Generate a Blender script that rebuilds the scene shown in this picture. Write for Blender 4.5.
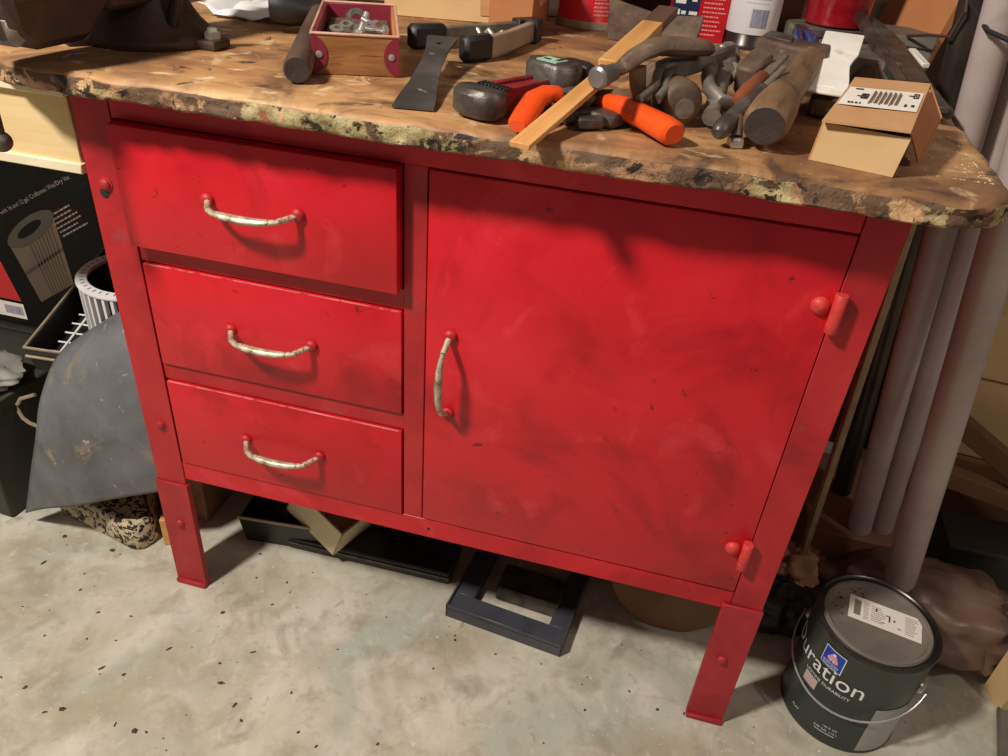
import bpy, bmesh, math, random
from mathutils import Matrix, Vector, noise
random.seed(11)
for o in list(bpy.data.objects): bpy.data.objects.remove(o)
SC = bpy.context.scene
COL = SC.collection
# ------------------------------------------------------------------ camera
cd = bpy.data.cameras.new('camera'); cam = bpy.data.objects.new('camera', cd); COL.objects.link(cam)
cd.sensor_width = 36; cd.lens = 27.252; cd.clip_start = .02
cx = Vector((0.96685, 0.24475, 0.07280)); cy = Vector((-0.19387, 0.51807, 0.83307)); cz = Vector((0.16618, -0.81957, 0.54835))
M = Matrix((cx, cy, cz)).transposed().to_4x4(); M.translation = (0.6782, -0.7492, 1.0316)
cam.matrix_world = M
SC.camera = cam
# ------------------------------------------------------------------ light
SC.view_settings.view_transform = 'Standard'; SC.view_settings.look = 'None'
SC.view_settings.gamma = 1; SC.view_settings.use_curve_mapping = False
SC.view_settings.exposure = 0.0
w = bpy.data.worlds.new('world'); SC.world = w; w.use_nodes = True
w.node_tree.nodes['Background'].inputs[0].default_value = (1.0, .80, .66, 1)
w.node_tree.nodes['Background'].inputs[1].default_value = .14
ld = bpy.data.lights.new('shop_bulb', 'POINT'); ld.energy = 172; ld.shadow_soft_size = .095; ld.color = (1, .925, .83)
lo = bpy.data.objects.new('shop_bulb', ld); COL.objects.link(lo); lo.location = (-.36, -.92, 2.03)
ld2 = bpy.data.lights.new('second_bulb', 'POINT'); ld2.energy = 24; ld2.shadow_soft_size = .09; ld2.color = (1, .90, .80)
lo2 = bpy.data.objects.new('second_bulb', ld2); COL.objects.link(lo2); lo2.location = (2.0, -.75, 2.05)

# ------------------------------------------------------------------ materials
def srgb(r, g, b):
    f = lambda c: (c/255/12.92) if c <= 10 else ((c/255+.055)/1.055)**2.4
    return (f(r), f(g), f(b), 1)
MATS = {}
def P(name, cols, scale=8, rough=.5, metal=0, bump=0, bscale=None, stretch=(1, 1, 1), spots=(), detail=6, rvar=0, spec=.5, trans=0, coat=0):
    """procedural material: a noise ramp over cols, then spot layers (colour, scale, lo, hi[, stretch])"""
    if name in MATS: return MATS[name]
    m = bpy.data.materials.new(name); m.use_nodes = True
    nt = m.node_tree; N = nt.nodes; L = nt.links; b = N['Principled BSDF']
    tc = N.new('ShaderNodeTexCoord')
    def mapped(st):
        mp = N.new('ShaderNodeMapping'); mp.inputs['Scale'].default_value = st
        L.new(tc.outputs['Object'], mp.inputs['Vector']); return mp.outputs[0]
    def nz(sc, st=(1, 1, 1), det=detail, dist=.3):
        n = N.new('ShaderNodeTexNoise'); n.inputs['Scale'].default_value = sc; n.inputs['Detail'].default_value = det
        n.inputs['Roughness'].default_value = .6; n.inputs['Distortion'].default_value = dist
        L.new(mapped(st), n.inputs['Vector']); return n.outputs['Fac']
    base = nz(scale, stretch)
    rp = N.new('ShaderNodeValToRGB'); L.new(base, rp.inputs[0])
    e = rp.color_ramp.elements
    while len(e) < len(cols): e.new(.5)
    while len(e) > max(len(cols), 1): e.remove(e[-1])
    for i, c in enumerate(cols):
        e[i].position = .32+.36*(i/max(1, len(cols)-1)); e[i].color = c
    out = rp.outputs[0]
    for s in spots:
        c, sc, lo_, hi_ = s[:4]; st = s[4] if len(s) > 4 else (1, 1, 1)
        f = nz(sc, st, 5, .6)
        mr = N.new('ShaderNodeMapRange'); mr.inputs['From Min'].default_value = lo_; mr.inputs['From Max'].default_value = hi_
        L.new(f, mr.inputs['Value'])
        mx = N.new('ShaderNodeMix'); mx.data_type = 'RGBA'
        L.new(mr.outputs[0], mx.inputs['Factor']); L.new(out, mx.inputs[6]); mx.inputs[7].default_value = c
        out = mx.outputs[2]
    L.new(out, b.inputs['Base Color'])
    b.inputs['Metallic'].default_value = metal; b.inputs['Specular IOR Level'].default_value = spec
    b.inputs['Transmission Weight'].default_value = trans; b.inputs['Coat Weight'].default_value = coat
    if rvar:
        mr = N.new('ShaderNodeMapRange'); mr.inputs['From Min'].default_value = .3; mr.inputs['From Max'].default_value = .7
        mr.inputs['To Min'].default_value = rough-rvar; mr.inputs['To Max'].default_value = rough+rvar
        L.new(base, mr.inputs['Value']); L.new(mr.outputs[0], b.inputs['Roughness'])
    else: b.inputs['Roughness'].default_value = rough
    if bump:
        bp = N.new('ShaderNodeBump'); bp.inputs['Strength'].default_value = bump; bp.inputs['Distance'].default_value = .004
        L.new(nz(bscale or scale*4, stretch), bp.inputs['Height']); L.new(bp.outputs[0], b.inputs['Normal'])
    MATS[name] = m
    return m
S = srgb
red = P('red_paint', [S(184, 14, 30), S(204, 22, 38), S(212, 30, 46)], 5, .42, bump=.05, bscale=120, rvar=.10,
        spots=[(S(172, 12, 28), 6, .53, .66), (S(220, 52, 64), 11, .58, .74), (S(120, 14, 22), 55, .67, .71)])
red2 = P('worn_red_paint', [S(152, 24, 32), S(180, 32, 40), S(190, 48, 52)], 9, .5, bump=.1, bscale=150,
         spots=[(S(128, 76, 74), 14, .64, .84), (S(105, 20, 24), 40, .70, .77)])
red3 = P('faded_red_paint', [S(150, 26, 34), S(168, 34, 42), S(180, 48, 54)], 12, .55, bump=.12, bscale=160,
         spots=[(S(110, 30, 32), 22, .66, .8)])
hinge_m = P('hinge_faded_red', [S(196, 48, 50), S(216, 72, 68)], 40, .5, bump=.15, bscale=180)
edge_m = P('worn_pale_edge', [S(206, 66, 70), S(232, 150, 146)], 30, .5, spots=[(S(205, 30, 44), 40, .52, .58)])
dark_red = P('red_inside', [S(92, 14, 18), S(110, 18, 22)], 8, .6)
cream_worn = P('worn_handle_plating', [S(140, 130, 106), S(196, 188, 162), S(222, 216, 198)], 60, .38, .35, .15, 200,
               spots=[(S(182, 44, 44), 60, .58, .63), (S(92, 78, 58), 110, .58, .66)])
bench_wood = P('bench_wood', [S(122, 84, 54), S(168, 122, 78), S(192, 146, 98), S(206, 166, 118)], 7, .58, bump=.3, bscale=30, stretch=(.6, 1.6, 1),
               spots=[(S(122, 86, 60), 4.5, .48, .62), (S(90, 64, 48), 11, .53, .66), (S(222, 192, 148), 24, .58, .70), (S(76, 56, 44), 30, .62, .70), (S(128, 92, 62), 60, .58, .74, (.25, 2.5, 1))])
bench_edge = P('bench_edge_flaking_paint', [S(116, 100, 66), S(168, 152, 104), S(194, 180, 136)], 46, .7, bump=.9, bscale=110,
               spots=[(S(158, 118, 86), 7, .50, .55), (S(104, 78, 56), 26, .49, .53), (S(200, 160, 116), 30, .58, .62), (S(48, 36, 26), 60, .565, .60), (S(226, 214, 176), 70, .65, .70), (S(150, 92, 70), 8, .62, .67)])
concrete = P('painted_concrete', [S(158, 151, 131), S(186, 180, 160), S(204, 199, 181), S(220, 216, 201)], 6, .7, bump=.15, bscale=70, detail=10,
             spots=[(S(178, 184, 168), 4.2, .50, .66), (S(172, 158, 132), 3.4, .54, .72), (S(210, 204, 190), 7, .56, .70), (S(158, 150, 130), 12, .54, .74), (S(166, 158, 138), 17, .55, .72), (S(216, 210, 194), 30, .58, .84), (S(150, 138, 118), 46, .60, .86), (S(112, 100, 84), 26, .70, .76), (S(224, 220, 208), 90, .64, .80)])
wall_m = P('dark_wood_wall', [S(58, 40, 28), S(84, 60, 42)], 4, .8, bump=.2, stretch=(6, 1, .4))
steel = P('dark_steel', [S(58, 54, 52), S(94, 88, 84), S(120, 112, 104)], 30, .42, .55, .2, 120, spots=[(S(96, 70, 52), 24, .6, .74)])
steel_grey = P('grey_steel', [S(96, 90, 84), S(128, 120, 110), S(150, 140, 128)], 26, .5, .35, .2, 120, spots=[(S(112, 84, 62), 20, .6, .74)])
rusty = P('brown_dusty_iron', [S(70, 54, 44), S(104, 84, 70), S(128, 106, 88)], 22, .65, .2, .3, 110, spots=[(S(148, 128, 108), 40, .62, .74)])
chrome = P('polished_steel', [S(120, 118, 116), S(150, 148, 146)], 20, .35, .6)
vise_m = P('vise_iron', [S(44, 33, 28), S(64, 48, 40), S(80, 60, 48)], 14, .5, .25, .25, 120, spots=[(S(96, 58, 36), 9, .62, .78)])
vise_bright = P('vise_jaw_steel', [S(150, 146, 136), S(206, 200, 184)], 20, .3, .8)
black_rub = P('black_rubber', [S(30, 29, 30), S(44, 42, 43)], 20, .5, bump=.08)
black_pl = P('black_plastic', [S(30, 29, 29), S(44, 42, 42)], 18, .38, spots=[(S(90, 84, 76), 60, .72, .8)])
navy_metal = P('dark_enamel_steel', [S(66, 67, 76), S(84, 85, 95)], 16, .4, .2, .1, spots=[(S(120, 112, 104), 50, .72, .8)])
mat_rub = P('grey_rubber_mat', [S(84, 84, 85), S(106, 107, 110), S(124, 126, 131)], 6, .5, bump=.1, bscale=70,
            spots=[(S(150, 134, 108), 10, .57, .68), (S(76, 74, 72), 14, .60, .74), (S(170, 160, 140), 60, .66, .70)])
cardb = P('cardboard', [S(176, 128, 84), S(196, 148, 102), S(206, 162, 116)], 8, .75, bump=.06, bscale=90, stretch=(1, 1, 3))
cardb2 = P('pale_cardboard', [S(206, 172, 120), S(220, 188, 138)], 9, .75, bump=.05)
cardb3 = P('orange_cardboard', [S(176, 112, 66), S(190, 126, 80)], 8, .75, bump=.05)
cardb_d = P('brown_cardboard', [S(120, 82, 58), S(142, 102, 74)], 7, .8, bump=.08)
paper = P('white_paper_label', [S(232, 224, 212), S(242, 236, 226)], 30, .6)
ink = P('black_ink', [S(48, 40, 38), S(58, 50, 46)], 30, .6)
ink_brown = P('brown_ink', [S(120, 92, 74), S(134, 104, 86)], 30, .7)
white_ink = P('white_ink', [S(226, 226, 224), S(238, 238, 236)], 30, .5)
pale_ink = P('faded_print', [S(120, 108, 98), S(140, 128, 118)], 30, .6)
wood_h = P('old_handle_wood', [S(86, 62, 44), S(118, 90, 64), S(142, 112, 84)], 16, .55, bump=.2, stretch=(.4, 3, 3), spots=[(S(60, 44, 34), 18, .62, .76)])
wood_d = P('dark_handle_wood', [S(66, 50, 42), S(88, 68, 56), S(104, 82, 68)], 12, .5, bump=.15, stretch=(.4, 3, 3))
wood_end = P('handle_end_grain', [S(44, 36, 32), S(62, 52, 46)], 30, .7, bump=.3)
stick_m = P('yellow_pine', [S(196, 134, 72), S(214, 156, 92), S(222, 172, 108)], 10, .6, stretch=(.3, 6, 6), bump=.1)
stick_br = P('brown_stained_pine', [S(92, 62, 48), S(108, 76, 60)], 12, .6, stretch=(.4, 5, 5))
redw = P('red_brown_wood', [S(120, 62, 40), S(150, 84, 56)], 20, .45, stretch=(.4, 3, 3))
crate_w = P('oiled_crate_wood', [S(104, 64, 32), S(144, 94, 50), S(172, 122, 70)], 14, .6, stretch=(.35, 4, 4), bump=.2, spots=[(S(62, 38, 24), 16, .55, .64, (.35, 3, 4))])
burg = P('burgundy_enamel', [S(112, 30, 46), S(134, 40, 56)], 14, .45, spots=[(S(70, 26, 32), 30, .66, .76)])
burg_rim = P('worn_burgundy_rim', [S(190, 140, 120), S(222, 184, 160)], 30, .5)
orange = P('orange_vinyl', [S(236, 74, 20), S(244, 88, 28)], 8, .32, coat=.3)
burg_paint = P('wrench_red', [S(120, 28, 34), S(146, 42, 46)], 20, .45, spots=[(S(70, 40, 38), 40, .64, .74)])
green_st = P('pale_green_sticker', [S(150, 186, 160), S(176, 206, 184)], 40, .5)
white_pt = P('dirty_white_paint', [S(226, 220, 206), S(240, 236, 226), S(246, 243, 236)], 14, .6, bump=.15, spots=[(S(196, 170, 136), 14, .66, .8)])
can_red = P('red_can_paint', [S(186, 18, 32), S(202, 26, 40)], 8, .35)
can_dark = P('can_black_green', [S(46, 52, 49), S(56, 62, 58)], 10, .36, spots=[(S(110, 100, 88), 70, .74, .8)])
can_lid = P('paint_can_lid_metal', [S(116, 110, 102), S(140, 132, 122)], 14, .35, .15, .1, spots=[(S(150, 142, 130), 60, .72, .8), (S(40, 36, 34), 40, .72, .76)])
can_rim = P('can_rim_metal', [S(60, 58, 56), S(92, 88, 84)], 20, .3, .8)
silver = P('silver_print', [S(150, 152, 152), S(176, 178, 178)], 14, .4, .3)
blue = P('logo_blue', [S(24, 66, 168), S(30, 74, 180)], 20, .4)
pink = P('logo_pink', [S(226, 150, 170), S(236, 170, 186)], 20, .5)
navy = P('navy_print', [S(30, 36, 72), S(38, 44, 84)], 12, .45)
sky_bl = P('light_blue_print', [S(64, 120, 204), S(84, 140, 216)], 12, .45)
tube_m = P('grey_pvc', [S(160, 142, 138), S(178, 162, 158), S(190, 178, 175)], 4, .42, stretch=(1, 1, .5), spots=[(S(146, 132, 128), 6, .62, .8)])
pipe_m = P('dark_bronze_pipe', [S(62, 56, 50), S(84, 76, 68)], 9, .35, .6)
lath_m = P('weathered_lath', [S(132, 112, 84), S(156, 136, 104)], 8, .7, stretch=(4, 4, .4), bump=.1)
ltwood = P('light_oak_laminate', [S(206, 176, 122), S(224, 196, 144), S(232, 208, 160)], 12, .5, stretch=(.3, 1, 4.5))
cream = P('cream_paint', [S(224, 208, 174), S(236, 222, 192)], 14, .55, spots=[(S(120, 100, 76), 30, .68, .76)])
cream_pl = P('cream_plastic', [S(208, 196, 156), S(220, 210, 174)], 8, .5)
blackbox = P('black_printed_carton', [S(12, 11, 10), S(20, 17, 15)], 4, .7, spec=.15, spots=[(S(44, 12, 14), 5, .50, .66), (S(20, 32, 14), 6, .52, .68)])
filt = P('filter_print_tan', [S(82, 68, 54), S(98, 82, 66)], 9, .6)
filt_d = P('filter_print_brown', [S(58, 48, 40), S(68, 58, 48)], 9, .6)
pat = P('swirl_pattern', [S(196, 180, 148), S(206, 192, 160)], 12, .7, bump=.1, spots=[(S(38, 32, 28), 70, .49, .505), (S(206, 190, 158), 95, .54, .56)])
zinc = P('zinc_hardware', [S(168, 164, 156), S(206, 202, 194)], 40, .35, .7)
white_pl = P('white_plastic', [S(222, 222, 222), S(236, 236, 236)], 20, .4)
plastic_bag = P('dusty_plastic_bag', [S(88, 68, 58), S(110, 86, 74), S(128, 104, 92)], 9, .35, bump=.5, bscale=18)
tan_rim = P('tan_metal_rim', [S(146, 132, 110), S(174, 160, 136)], 30, .45, .2)
olive = P('dark_olive_board', [S(44, 46, 38), S(62, 62, 52)], 6, .7)
greycloth = P('grey_dusty_plastic', [S(120, 118, 110), S(156, 154, 146)], 10, .6, bump=.3)
bluegrip = P('blue_grip', [S(40, 54, 104), S(56, 72, 130)], 14, .3)
brown_disc = P('brown_pressed_board', [S(104, 74, 48), S(122, 90, 60)], 6, .8, bump=.08)
debris_d = P('dark_wood_chips', [S(60, 44, 32), S(98, 72, 52)], 30, .8)
debris_w = P('pale_sawdust', [S(206, 190, 164), S(238, 228, 208)], 30, .8)
green_glass = P('grey_tool_case', [S(92, 88, 80), S(116, 110, 100)], 14, .55, bump=.05)

# ------------------------------------------------------------------ mesh helpers
class MB:
    def __init__(s, M=None): s.v = []; s.f = []; s.mi = []; s.M = M or Matrix()
    def add(s, vs, fs, mat=0, M=None):
        T = s.M @ M if M else s.M
        k = len(s.v); s.v += [tuple(T @ Vector(p)) for p in vs]
        for f in fs: s.f.append([k+i for i in f]); s.mi.append(mat)
        return s
    def bm(s, bm, mat=0, M=None):
        bm.verts.index_update()
        s.add([v.co.copy() for v in bm.verts], [[v.index for v in f.verts] for f in bm.faces], mat, M); bm.free(); return s
    def box(s, c, d, bev=.001, mat=0, M=None, seg=1):
        b = bmesh.new(); bmesh.ops.create_cube(b, size=1)
        for v in b.verts: v.co = Vector((c[0]+v.co.x*d[0], c[1]+v.co.y*d[1], c[2]+v.co.z*d[2]))
        if bev: bmesh.ops.bevel(b, geom=b.edges[:], offset=min(bev, min(d)*.45), segments=seg, profile=.5, affect='EDGES')
        return s.bm(b, mat, M)
    def prism(s, pts, z0, z1, bev=0, mat=0, M=None):
        b = bmesh.new(); n = len(pts)
        lo_ = [b.verts.new((p[0], p[1], z0)) for p in pts]; hi_ = [b.verts.new((p[0], p[1], z1)) for p in pts]
        b.faces.new(lo_[::-1]); b.faces.new(hi_)
        for i in range(n): b.faces.new((lo_[i], lo_[(i+1) % n], hi_[(i+1) % n], hi_[i]))
        bmesh.ops.recalc_face_normals(b, faces=b.faces[:])
        if bev: bmesh.ops.bevel(b, geom=b.edges[:], offset=bev, segments=1, profile=.5, affect='EDGES', clamp_overlap=True)
        return s.bm(b, mat, M)
    def tube(s, path, r, seg=12, mat=0, M=None, flat=1.0, up=(0, 0, 1), closed=False, cap=True):
        P_ = [Vector(p) for p in path]; n = len(P_)
        rs = r if isinstance(r, (list, tuple)) else [r]*n
        vs = []; fs = []; u = Vector(up)
        for i, p in enumerate(P_):
            a = P_[(i-1) % n] if (i or closed) else p; b = P_[(i+1) % n] if (i < n-1 or closed) else p
            t = (b-a).normalized()
            sd = t.cross(u)
            if sd.length < 1e-3: sd = t.cross(Vector((1, .3, 0)))
            sd.normalize(); un = sd.cross(t).normalized()
            for k in range(seg):
                an = 2*math.pi*k/seg
                vs.append(p+sd*math.cos(an)*rs[i]+un*math.sin(an)*rs[i]*flat)
        m = n if closed else n-1
        for i in range(m):
            for k in range(seg):
                a = i*seg+k; b = i*seg+(k+1) % seg; j = ((i+1) % n)*seg
                fs.append((a, b, j+(k+1) % seg, j+k))
        if cap and not closed: fs += [tuple(range(seg))[::-1], tuple((n-1)*seg+k for k in range(seg))]
        return s.add(vs, fs, mat, M)
    def lathe(s, prof, seg=32, mat=0, M=None, cap=True):
        vs = []; fs = []
        for r, z in prof:
            for k in range(seg):
                a = 2*math.pi*k/seg; vs.append((r*math.cos(a), r*math.sin(a), z))
        for i in range(len(prof)-1):
            for k in range(seg):
                fs.append((i*seg+k, i*seg+(k+1) % seg, (i+1)*seg+(k+1) % seg, (i+1)*seg+k))
        if cap:
            if prof[0][0] > 1e-4: fs.append(tuple(range(seg))[::-1])
            if prof[-1][0] > 1e-4: fs.append(tuple((len(prof)-1)*seg+k for k in range(seg)))
        return s.add(vs, fs, mat, M)
    def ball(s, c, r, mat=0, sc=(1, 1, 1), seg=16, M=None):
        b = bmesh.new(); bmesh.ops.create_uvsphere(b, u_segments=seg, v_segments=max(6, seg//2), radius=r)
        for v in b.verts: v.co = Vector((v.co.x*sc[0]+c[0], v.co.y*sc[1]+c[1], v.co.z*sc[2]+c[2]))
        return s.bm(b, mat, M)
    def mesh(s, name, mats, angle=38):
        me = bpy.data.meshes.new(name); me.from_pydata(s.v, [], s.f)
        for m in (mats if isinstance(mats, (list, tuple)) else [mats]): me.materials.append(m)
        for p, i in zip(me.polygons, s.mi): p.material_index = i; p.use_smooth = True
        b = bmesh.new(); b.from_mesh(me); bmesh.ops.recalc_face_normals(b, faces=b.faces[:]); b.to_mesh(me); b.free()
        me.set_sharp_from_angle(angle=math.radians(angle))
        return me
    def build(s, name, mats, parent=None, angle=38, M=None):
        o = bpy.data.objects.new(name, s.mesh(name, mats, angle)); COL.objects.link(o)
        if parent: o.parent = parent
        if M: o.matrix_world = M
        return o
def tag(o, label, cat, group=None):
    o['label'] = label; o['category'] = cat
    if group: o['group'] = group
    return o
def thing(name, label, cat, M=None, group=None):
    o = bpy.data.objects.new(name, None); COL.objects.link(o); o.empty_display_size = .02
    if M: o.matrix_world = M
    return tag(o, label, cat, group)
def struct(o): o['kind'] = 'structure'; return o
def T(x, y, z): return Matrix.Translation((x, y, z))
def RZ(a): return Matrix.Rotation(math.radians(a), 4, 'Z')
def RX(a): return Matrix.Rotation(math.radians(a), 4, 'X')
def RY(a): return Matrix.Rotation(math.radians(a), 4, 'Y')
def FR(A, B, up=(0, 0, 1), roll=0):
    """frame at A, X towards B, Z as near to up as can be"""
    A = Vector(A); x = (Vector(B)-A).normalized(); u = Vector(up); y = u.cross(x).normalized(); z = x.cross(y)
    m = Matrix((x, y, z)).transposed().to_4x4(); m.translation = A
    return m @ RX(roll) if roll else m
def L(A, B): return (Vector(B)-Vector(A)).length
def arc(c, r, a0, a1, n, plane='xy'):
    out = []
    for i in range(n+1):
        a = math.radians(a0+(a1-a0)*i/n); p, q = r*math.cos(a), r*math.sin(a)
        out.append({'xy': (c[0]+p, c[1]+q, c[2]), 'xz': (c[0]+p, c[1], c[2]+q), 'yz': (c[0], c[1]+p, c[2]+q)}[plane])
    return out
def text_mesh(txt, width=None, height=None):
    """flat text outlines as a list of verts (x,y) and faces, scaled to width or cap height"""
    cu = bpy.data.curves.new('txt', 'FONT'); cu.body = txt; cu.resolution_u = 3
    o = bpy.data.objects.new('txt', cu); COL.objects.link(o)
    dg = bpy.context.evaluated_depsgraph_get(); me = bpy.data.meshes.new_from_object(o.evaluated_get(dg))
    b = bmesh.new(); b.from_mesh(me); bmesh.ops.triangulate(b, faces=b.faces[:])
    vs = [v.co.copy() for v in b.verts]; b.verts.index_update(); fs = [[v.index for v in f.verts] for f in b.faces]; b.free()
    bpy.data.objects.remove(o); bpy.data.curves.remove(cu); bpy.data.meshes.remove(me)
    x0 = min(v.x for v in vs); x1 = max(v.x for v in vs); h = max(v.y for v in vs)
    k = width/(x1-x0) if width else height/h
    return [((v.x-x0)*k, v.y*k) for v in vs], fs
def bars(rects):
    vs = []; fs = []
    for x0, y0, x1, y1 in rects:
        k = len(vs); vs += [(x0, y0), (x1, y0), (x1, y1), (x0, y1)]; fs.append((k, k+1, k+2, k+3))
    return vs, fs
def flat_print(name, vf, z, mat, parent, M=None):
    m = MB(); m.add([(x, y, z) for x, y in vf[0]], vf[1], 0, M); return m.build(name, mat, parent)
def textbars(x0, y0, x1, y1, rows, seed=0, fill=.55):
    rnd = random.Random(seed); out = []; h = (y1-y0)/rows
    for r in range(rows):
        y = y1-(r+1)*h; x = x0; e = x1-(x1-x0)*rnd.random()*.35
        while x < e:
            wd = (x1-x0)*rnd.uniform(.05, .16); out.append((x, y+h*.25, min(x+wd, e), y+h*(.25+fill))); x += wd+(x1-x0)*.03
    return out
def barcode(x0, y0, x1, y1, seed=0):
    rnd = random.Random(seed); out = []; x = x0
    while x < x1:
        wd = (x1-x0)*rnd.choice((.012, .02, .03)); out.append((x, y0, x+wd, y1)); x += wd+(x1-x0)*rnd.choice((.015, .025))
    return out

# ------------------------------------------------------------------ setting
BZ = .833   # top of the bench
m = MB(); m.box((.4, .2, -.05), (5, 4.4, .1), 0); fl = struct(m.build('floor', concrete))
wb = struct(MB().box((.4, .85, .9), (5, .1, 2.0), 0).build('wall_back', wall_m))
# ------------------------------------------------------------------ workbench top
def rounded_outline():
    pts = []
    def seg(a, b):
        n = max(1, int(L((*a, 0), (*b, 0))/.005))
        for i in range(n): pts.append((a[0]+(b[0]-a[0])*i/n, a[1]+(b[1]-a[1])*i/n))
    def corner(c, r, a0, a1):
        n = max(3, int(abs(math.radians(a1-a0))*r/.005))
        for i in range(n):
            a = math.radians(a0+(a1-a0)*i/n); pts.append((c[0]+r*math.cos(a), c[1]+r*math.sin(a)))
    corner((.015, .06), .12, 180, 270); seg((.015, -.06), (.905, -.06))
    corner((.905, .005), .065, 270, 360); seg((.970, .005), (1.0, .70)); seg((1.0, .70), (-.105, .70)); seg((-.105, .70), (-.105, .06))
    return pts
ol = rounded_outline(); n = len(ol)
nr = []
for i in range(n):
    a = Vector(ol[i-1]); b = Vector(ol[(i+1) % n]); t = (b-a).normalized(); nr.append(Vector((t.y, -t.x)))
prof = [(.03, .8085), (.003, .8090), (.000, .8115), (0, .8145), (0, .8180), (0, .8215), (.000, .8250), (.0008, .8282), (.0024, .8308), (.006, .8325), (.016, .833)]
bt = MB(); vs = []; fs = []; mi = []
for k, (ins, z) in enumerate(prof):
    for i in range(n):
        x, y = ol[i]; q = Vector((x*22, y*22, z*60)); d = 0
        if 0 < k < len(prof)-2:
            d = .0030*noise.noise(q)+.0026*noise.noise(q*2.7)+.0016*noise.noise(q*6.5)
            d += -.004*max(0, noise.noise(Vector((x*9, y*9, 4.2)))-.25)*2
        zz = z+((.0016*noise.noise(q*1.7)) if 0 < k < len(prof)-1 else 0)
        vs.append((x+nr[i].x*(d-ins), y+nr[i].y*(d-ins), zz))
for k in range(len(prof)-1):
    for i in range(n):
        j = (i+1) % n; fs.append((k*n+i, k*n+j, (k+1)*n+j, (k+1)*n+i)); mi.append(0 if k >= 7 else 1)
fs.append(tuple(range(n))[::-1]); mi.append(1)
fs.append(tuple((len(prof)-1)*n+i for i in range(n))); mi.append(0)
bt.v = vs; bt.f = fs; bt.mi = mi
br = thing('workbench_top', 'thick worn wooden bench top with flaking olive paint along its front edge', 'bench top', T(.42, .32, .8105))
o = bt.build('slab', [bench_wood, bench_edge], br, 60); o.location = (-.42, -.32, -.8105)
# iron strap pin let into the edge near the corner
m = MB().box((-.047, -.0428, .8205), (.0035, .004, .022), .0008, M=None); o = m.build('edge_crack', black_rub, br); o.location = (-.42, -.32, -.8105)

# ------------------------------------------------------------------ red cabinet
W_ = .90
cab = thing('tool_cabinet', 'red painted steel cabinet with three drawers and one door under the bench top', 'cabinet', T(0, 0, 0))
DEP = .56
for (x, sx) in ((0, 1), (W_, -1)):
    for y, sy in ((0, 1), (DEP, -1)):
        t = .003; wd = .0485 if sx > 0 else .0405
        ptsL = [(0, 0), (wd, 0), (wd, t), (t, t), (t, .045), (0, .045)]
        pts = [(x+sx*a, y+sy*b) for a, b in ptsL]
        if sx*sy < 0: pts = pts[::-1]
        leg = MB().prism(pts, .06, .808, .0006).build('leg', red2 if sy > 0 else red, cab)
        # lower sleeve, a channel closed over the post
        zt = .2235 if sx > 0 else .2468
        if sy < 0: zt = .235
        a0, a1 = -.002, (.0515 if sx > 0 else .0505)
        pts = [(a0, -.0035), (a1, -.0035), (a1, .007), (a1-.003, .007), (a1-.003, -.0005), (a0+.002, -.0005), (a0+.002, .048), (a0, .048)]
        pts = [(x+sx*a, y+sy*b) for a, b in pts]
        if sx*sy < 0: pts = pts[::-1]
        s_ = MB(); s_.prism(pts, .0, zt, .0005)
        s_.box((x+sx*(a0+a1)/2, y+sy*-.005, .0045), (a1-a0, .007, .009), .0015)
        s_.build('sleeve', red3, leg)
        if sy > 0:
            bl = MB(); fy = -.0045
            for (bx, bz, yy) in (((.0265, .14, -.0035)),) if sx > 0 else ((.872, .139, -.0035),):
                bl.lathe([(.0075, 0), (.0072, .002), (.005, .0045), (0, .0055)], 14, M=T(bx, yy, bz) @ RX(90))
            bl.build('bolt', red3, leg)
            if sx > 0:
                for bx, bz in ((.0235, .691), (.027, .334)):
                    b2 = MB(); b2.lathe([(.009, 0), (.009, .001), (.007, .0015), (.0065, .004), (.004, .006), (0, .0065)], 14, M=T(bx, 0, bz) @ RX(90))
                    b2.build('bolt', red3, leg)
                kh = MB(); kh.lathe([(.006, 0), (.006, .0006)], 14, M=T(.019, -.0001, .679) @ RX(90)); kh.build('slot_hole', black_rub, leg)
fy = .0008; ft = .018
def rail(name, x0, x1, z0, z1, mt=red2, fy=.0030): return MB().box(((x0+x1)/2, fy+ft/2, (z0+z1)/2), (x1-x0, ft, z1-z0), .0008).build(name, mt, cab)
rail('top_rail', .049, .859, .7715, .808, red, .0008); rail('rail', .049, .4, .5955, .6225); rail('rail', .049, .4, .418, .4435); rail('bottom_rail', .049, .859, .235, .2685, red, .0012)
rail('divider', .3985, .4255, .2685, .7715, red2, .0018)
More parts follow.
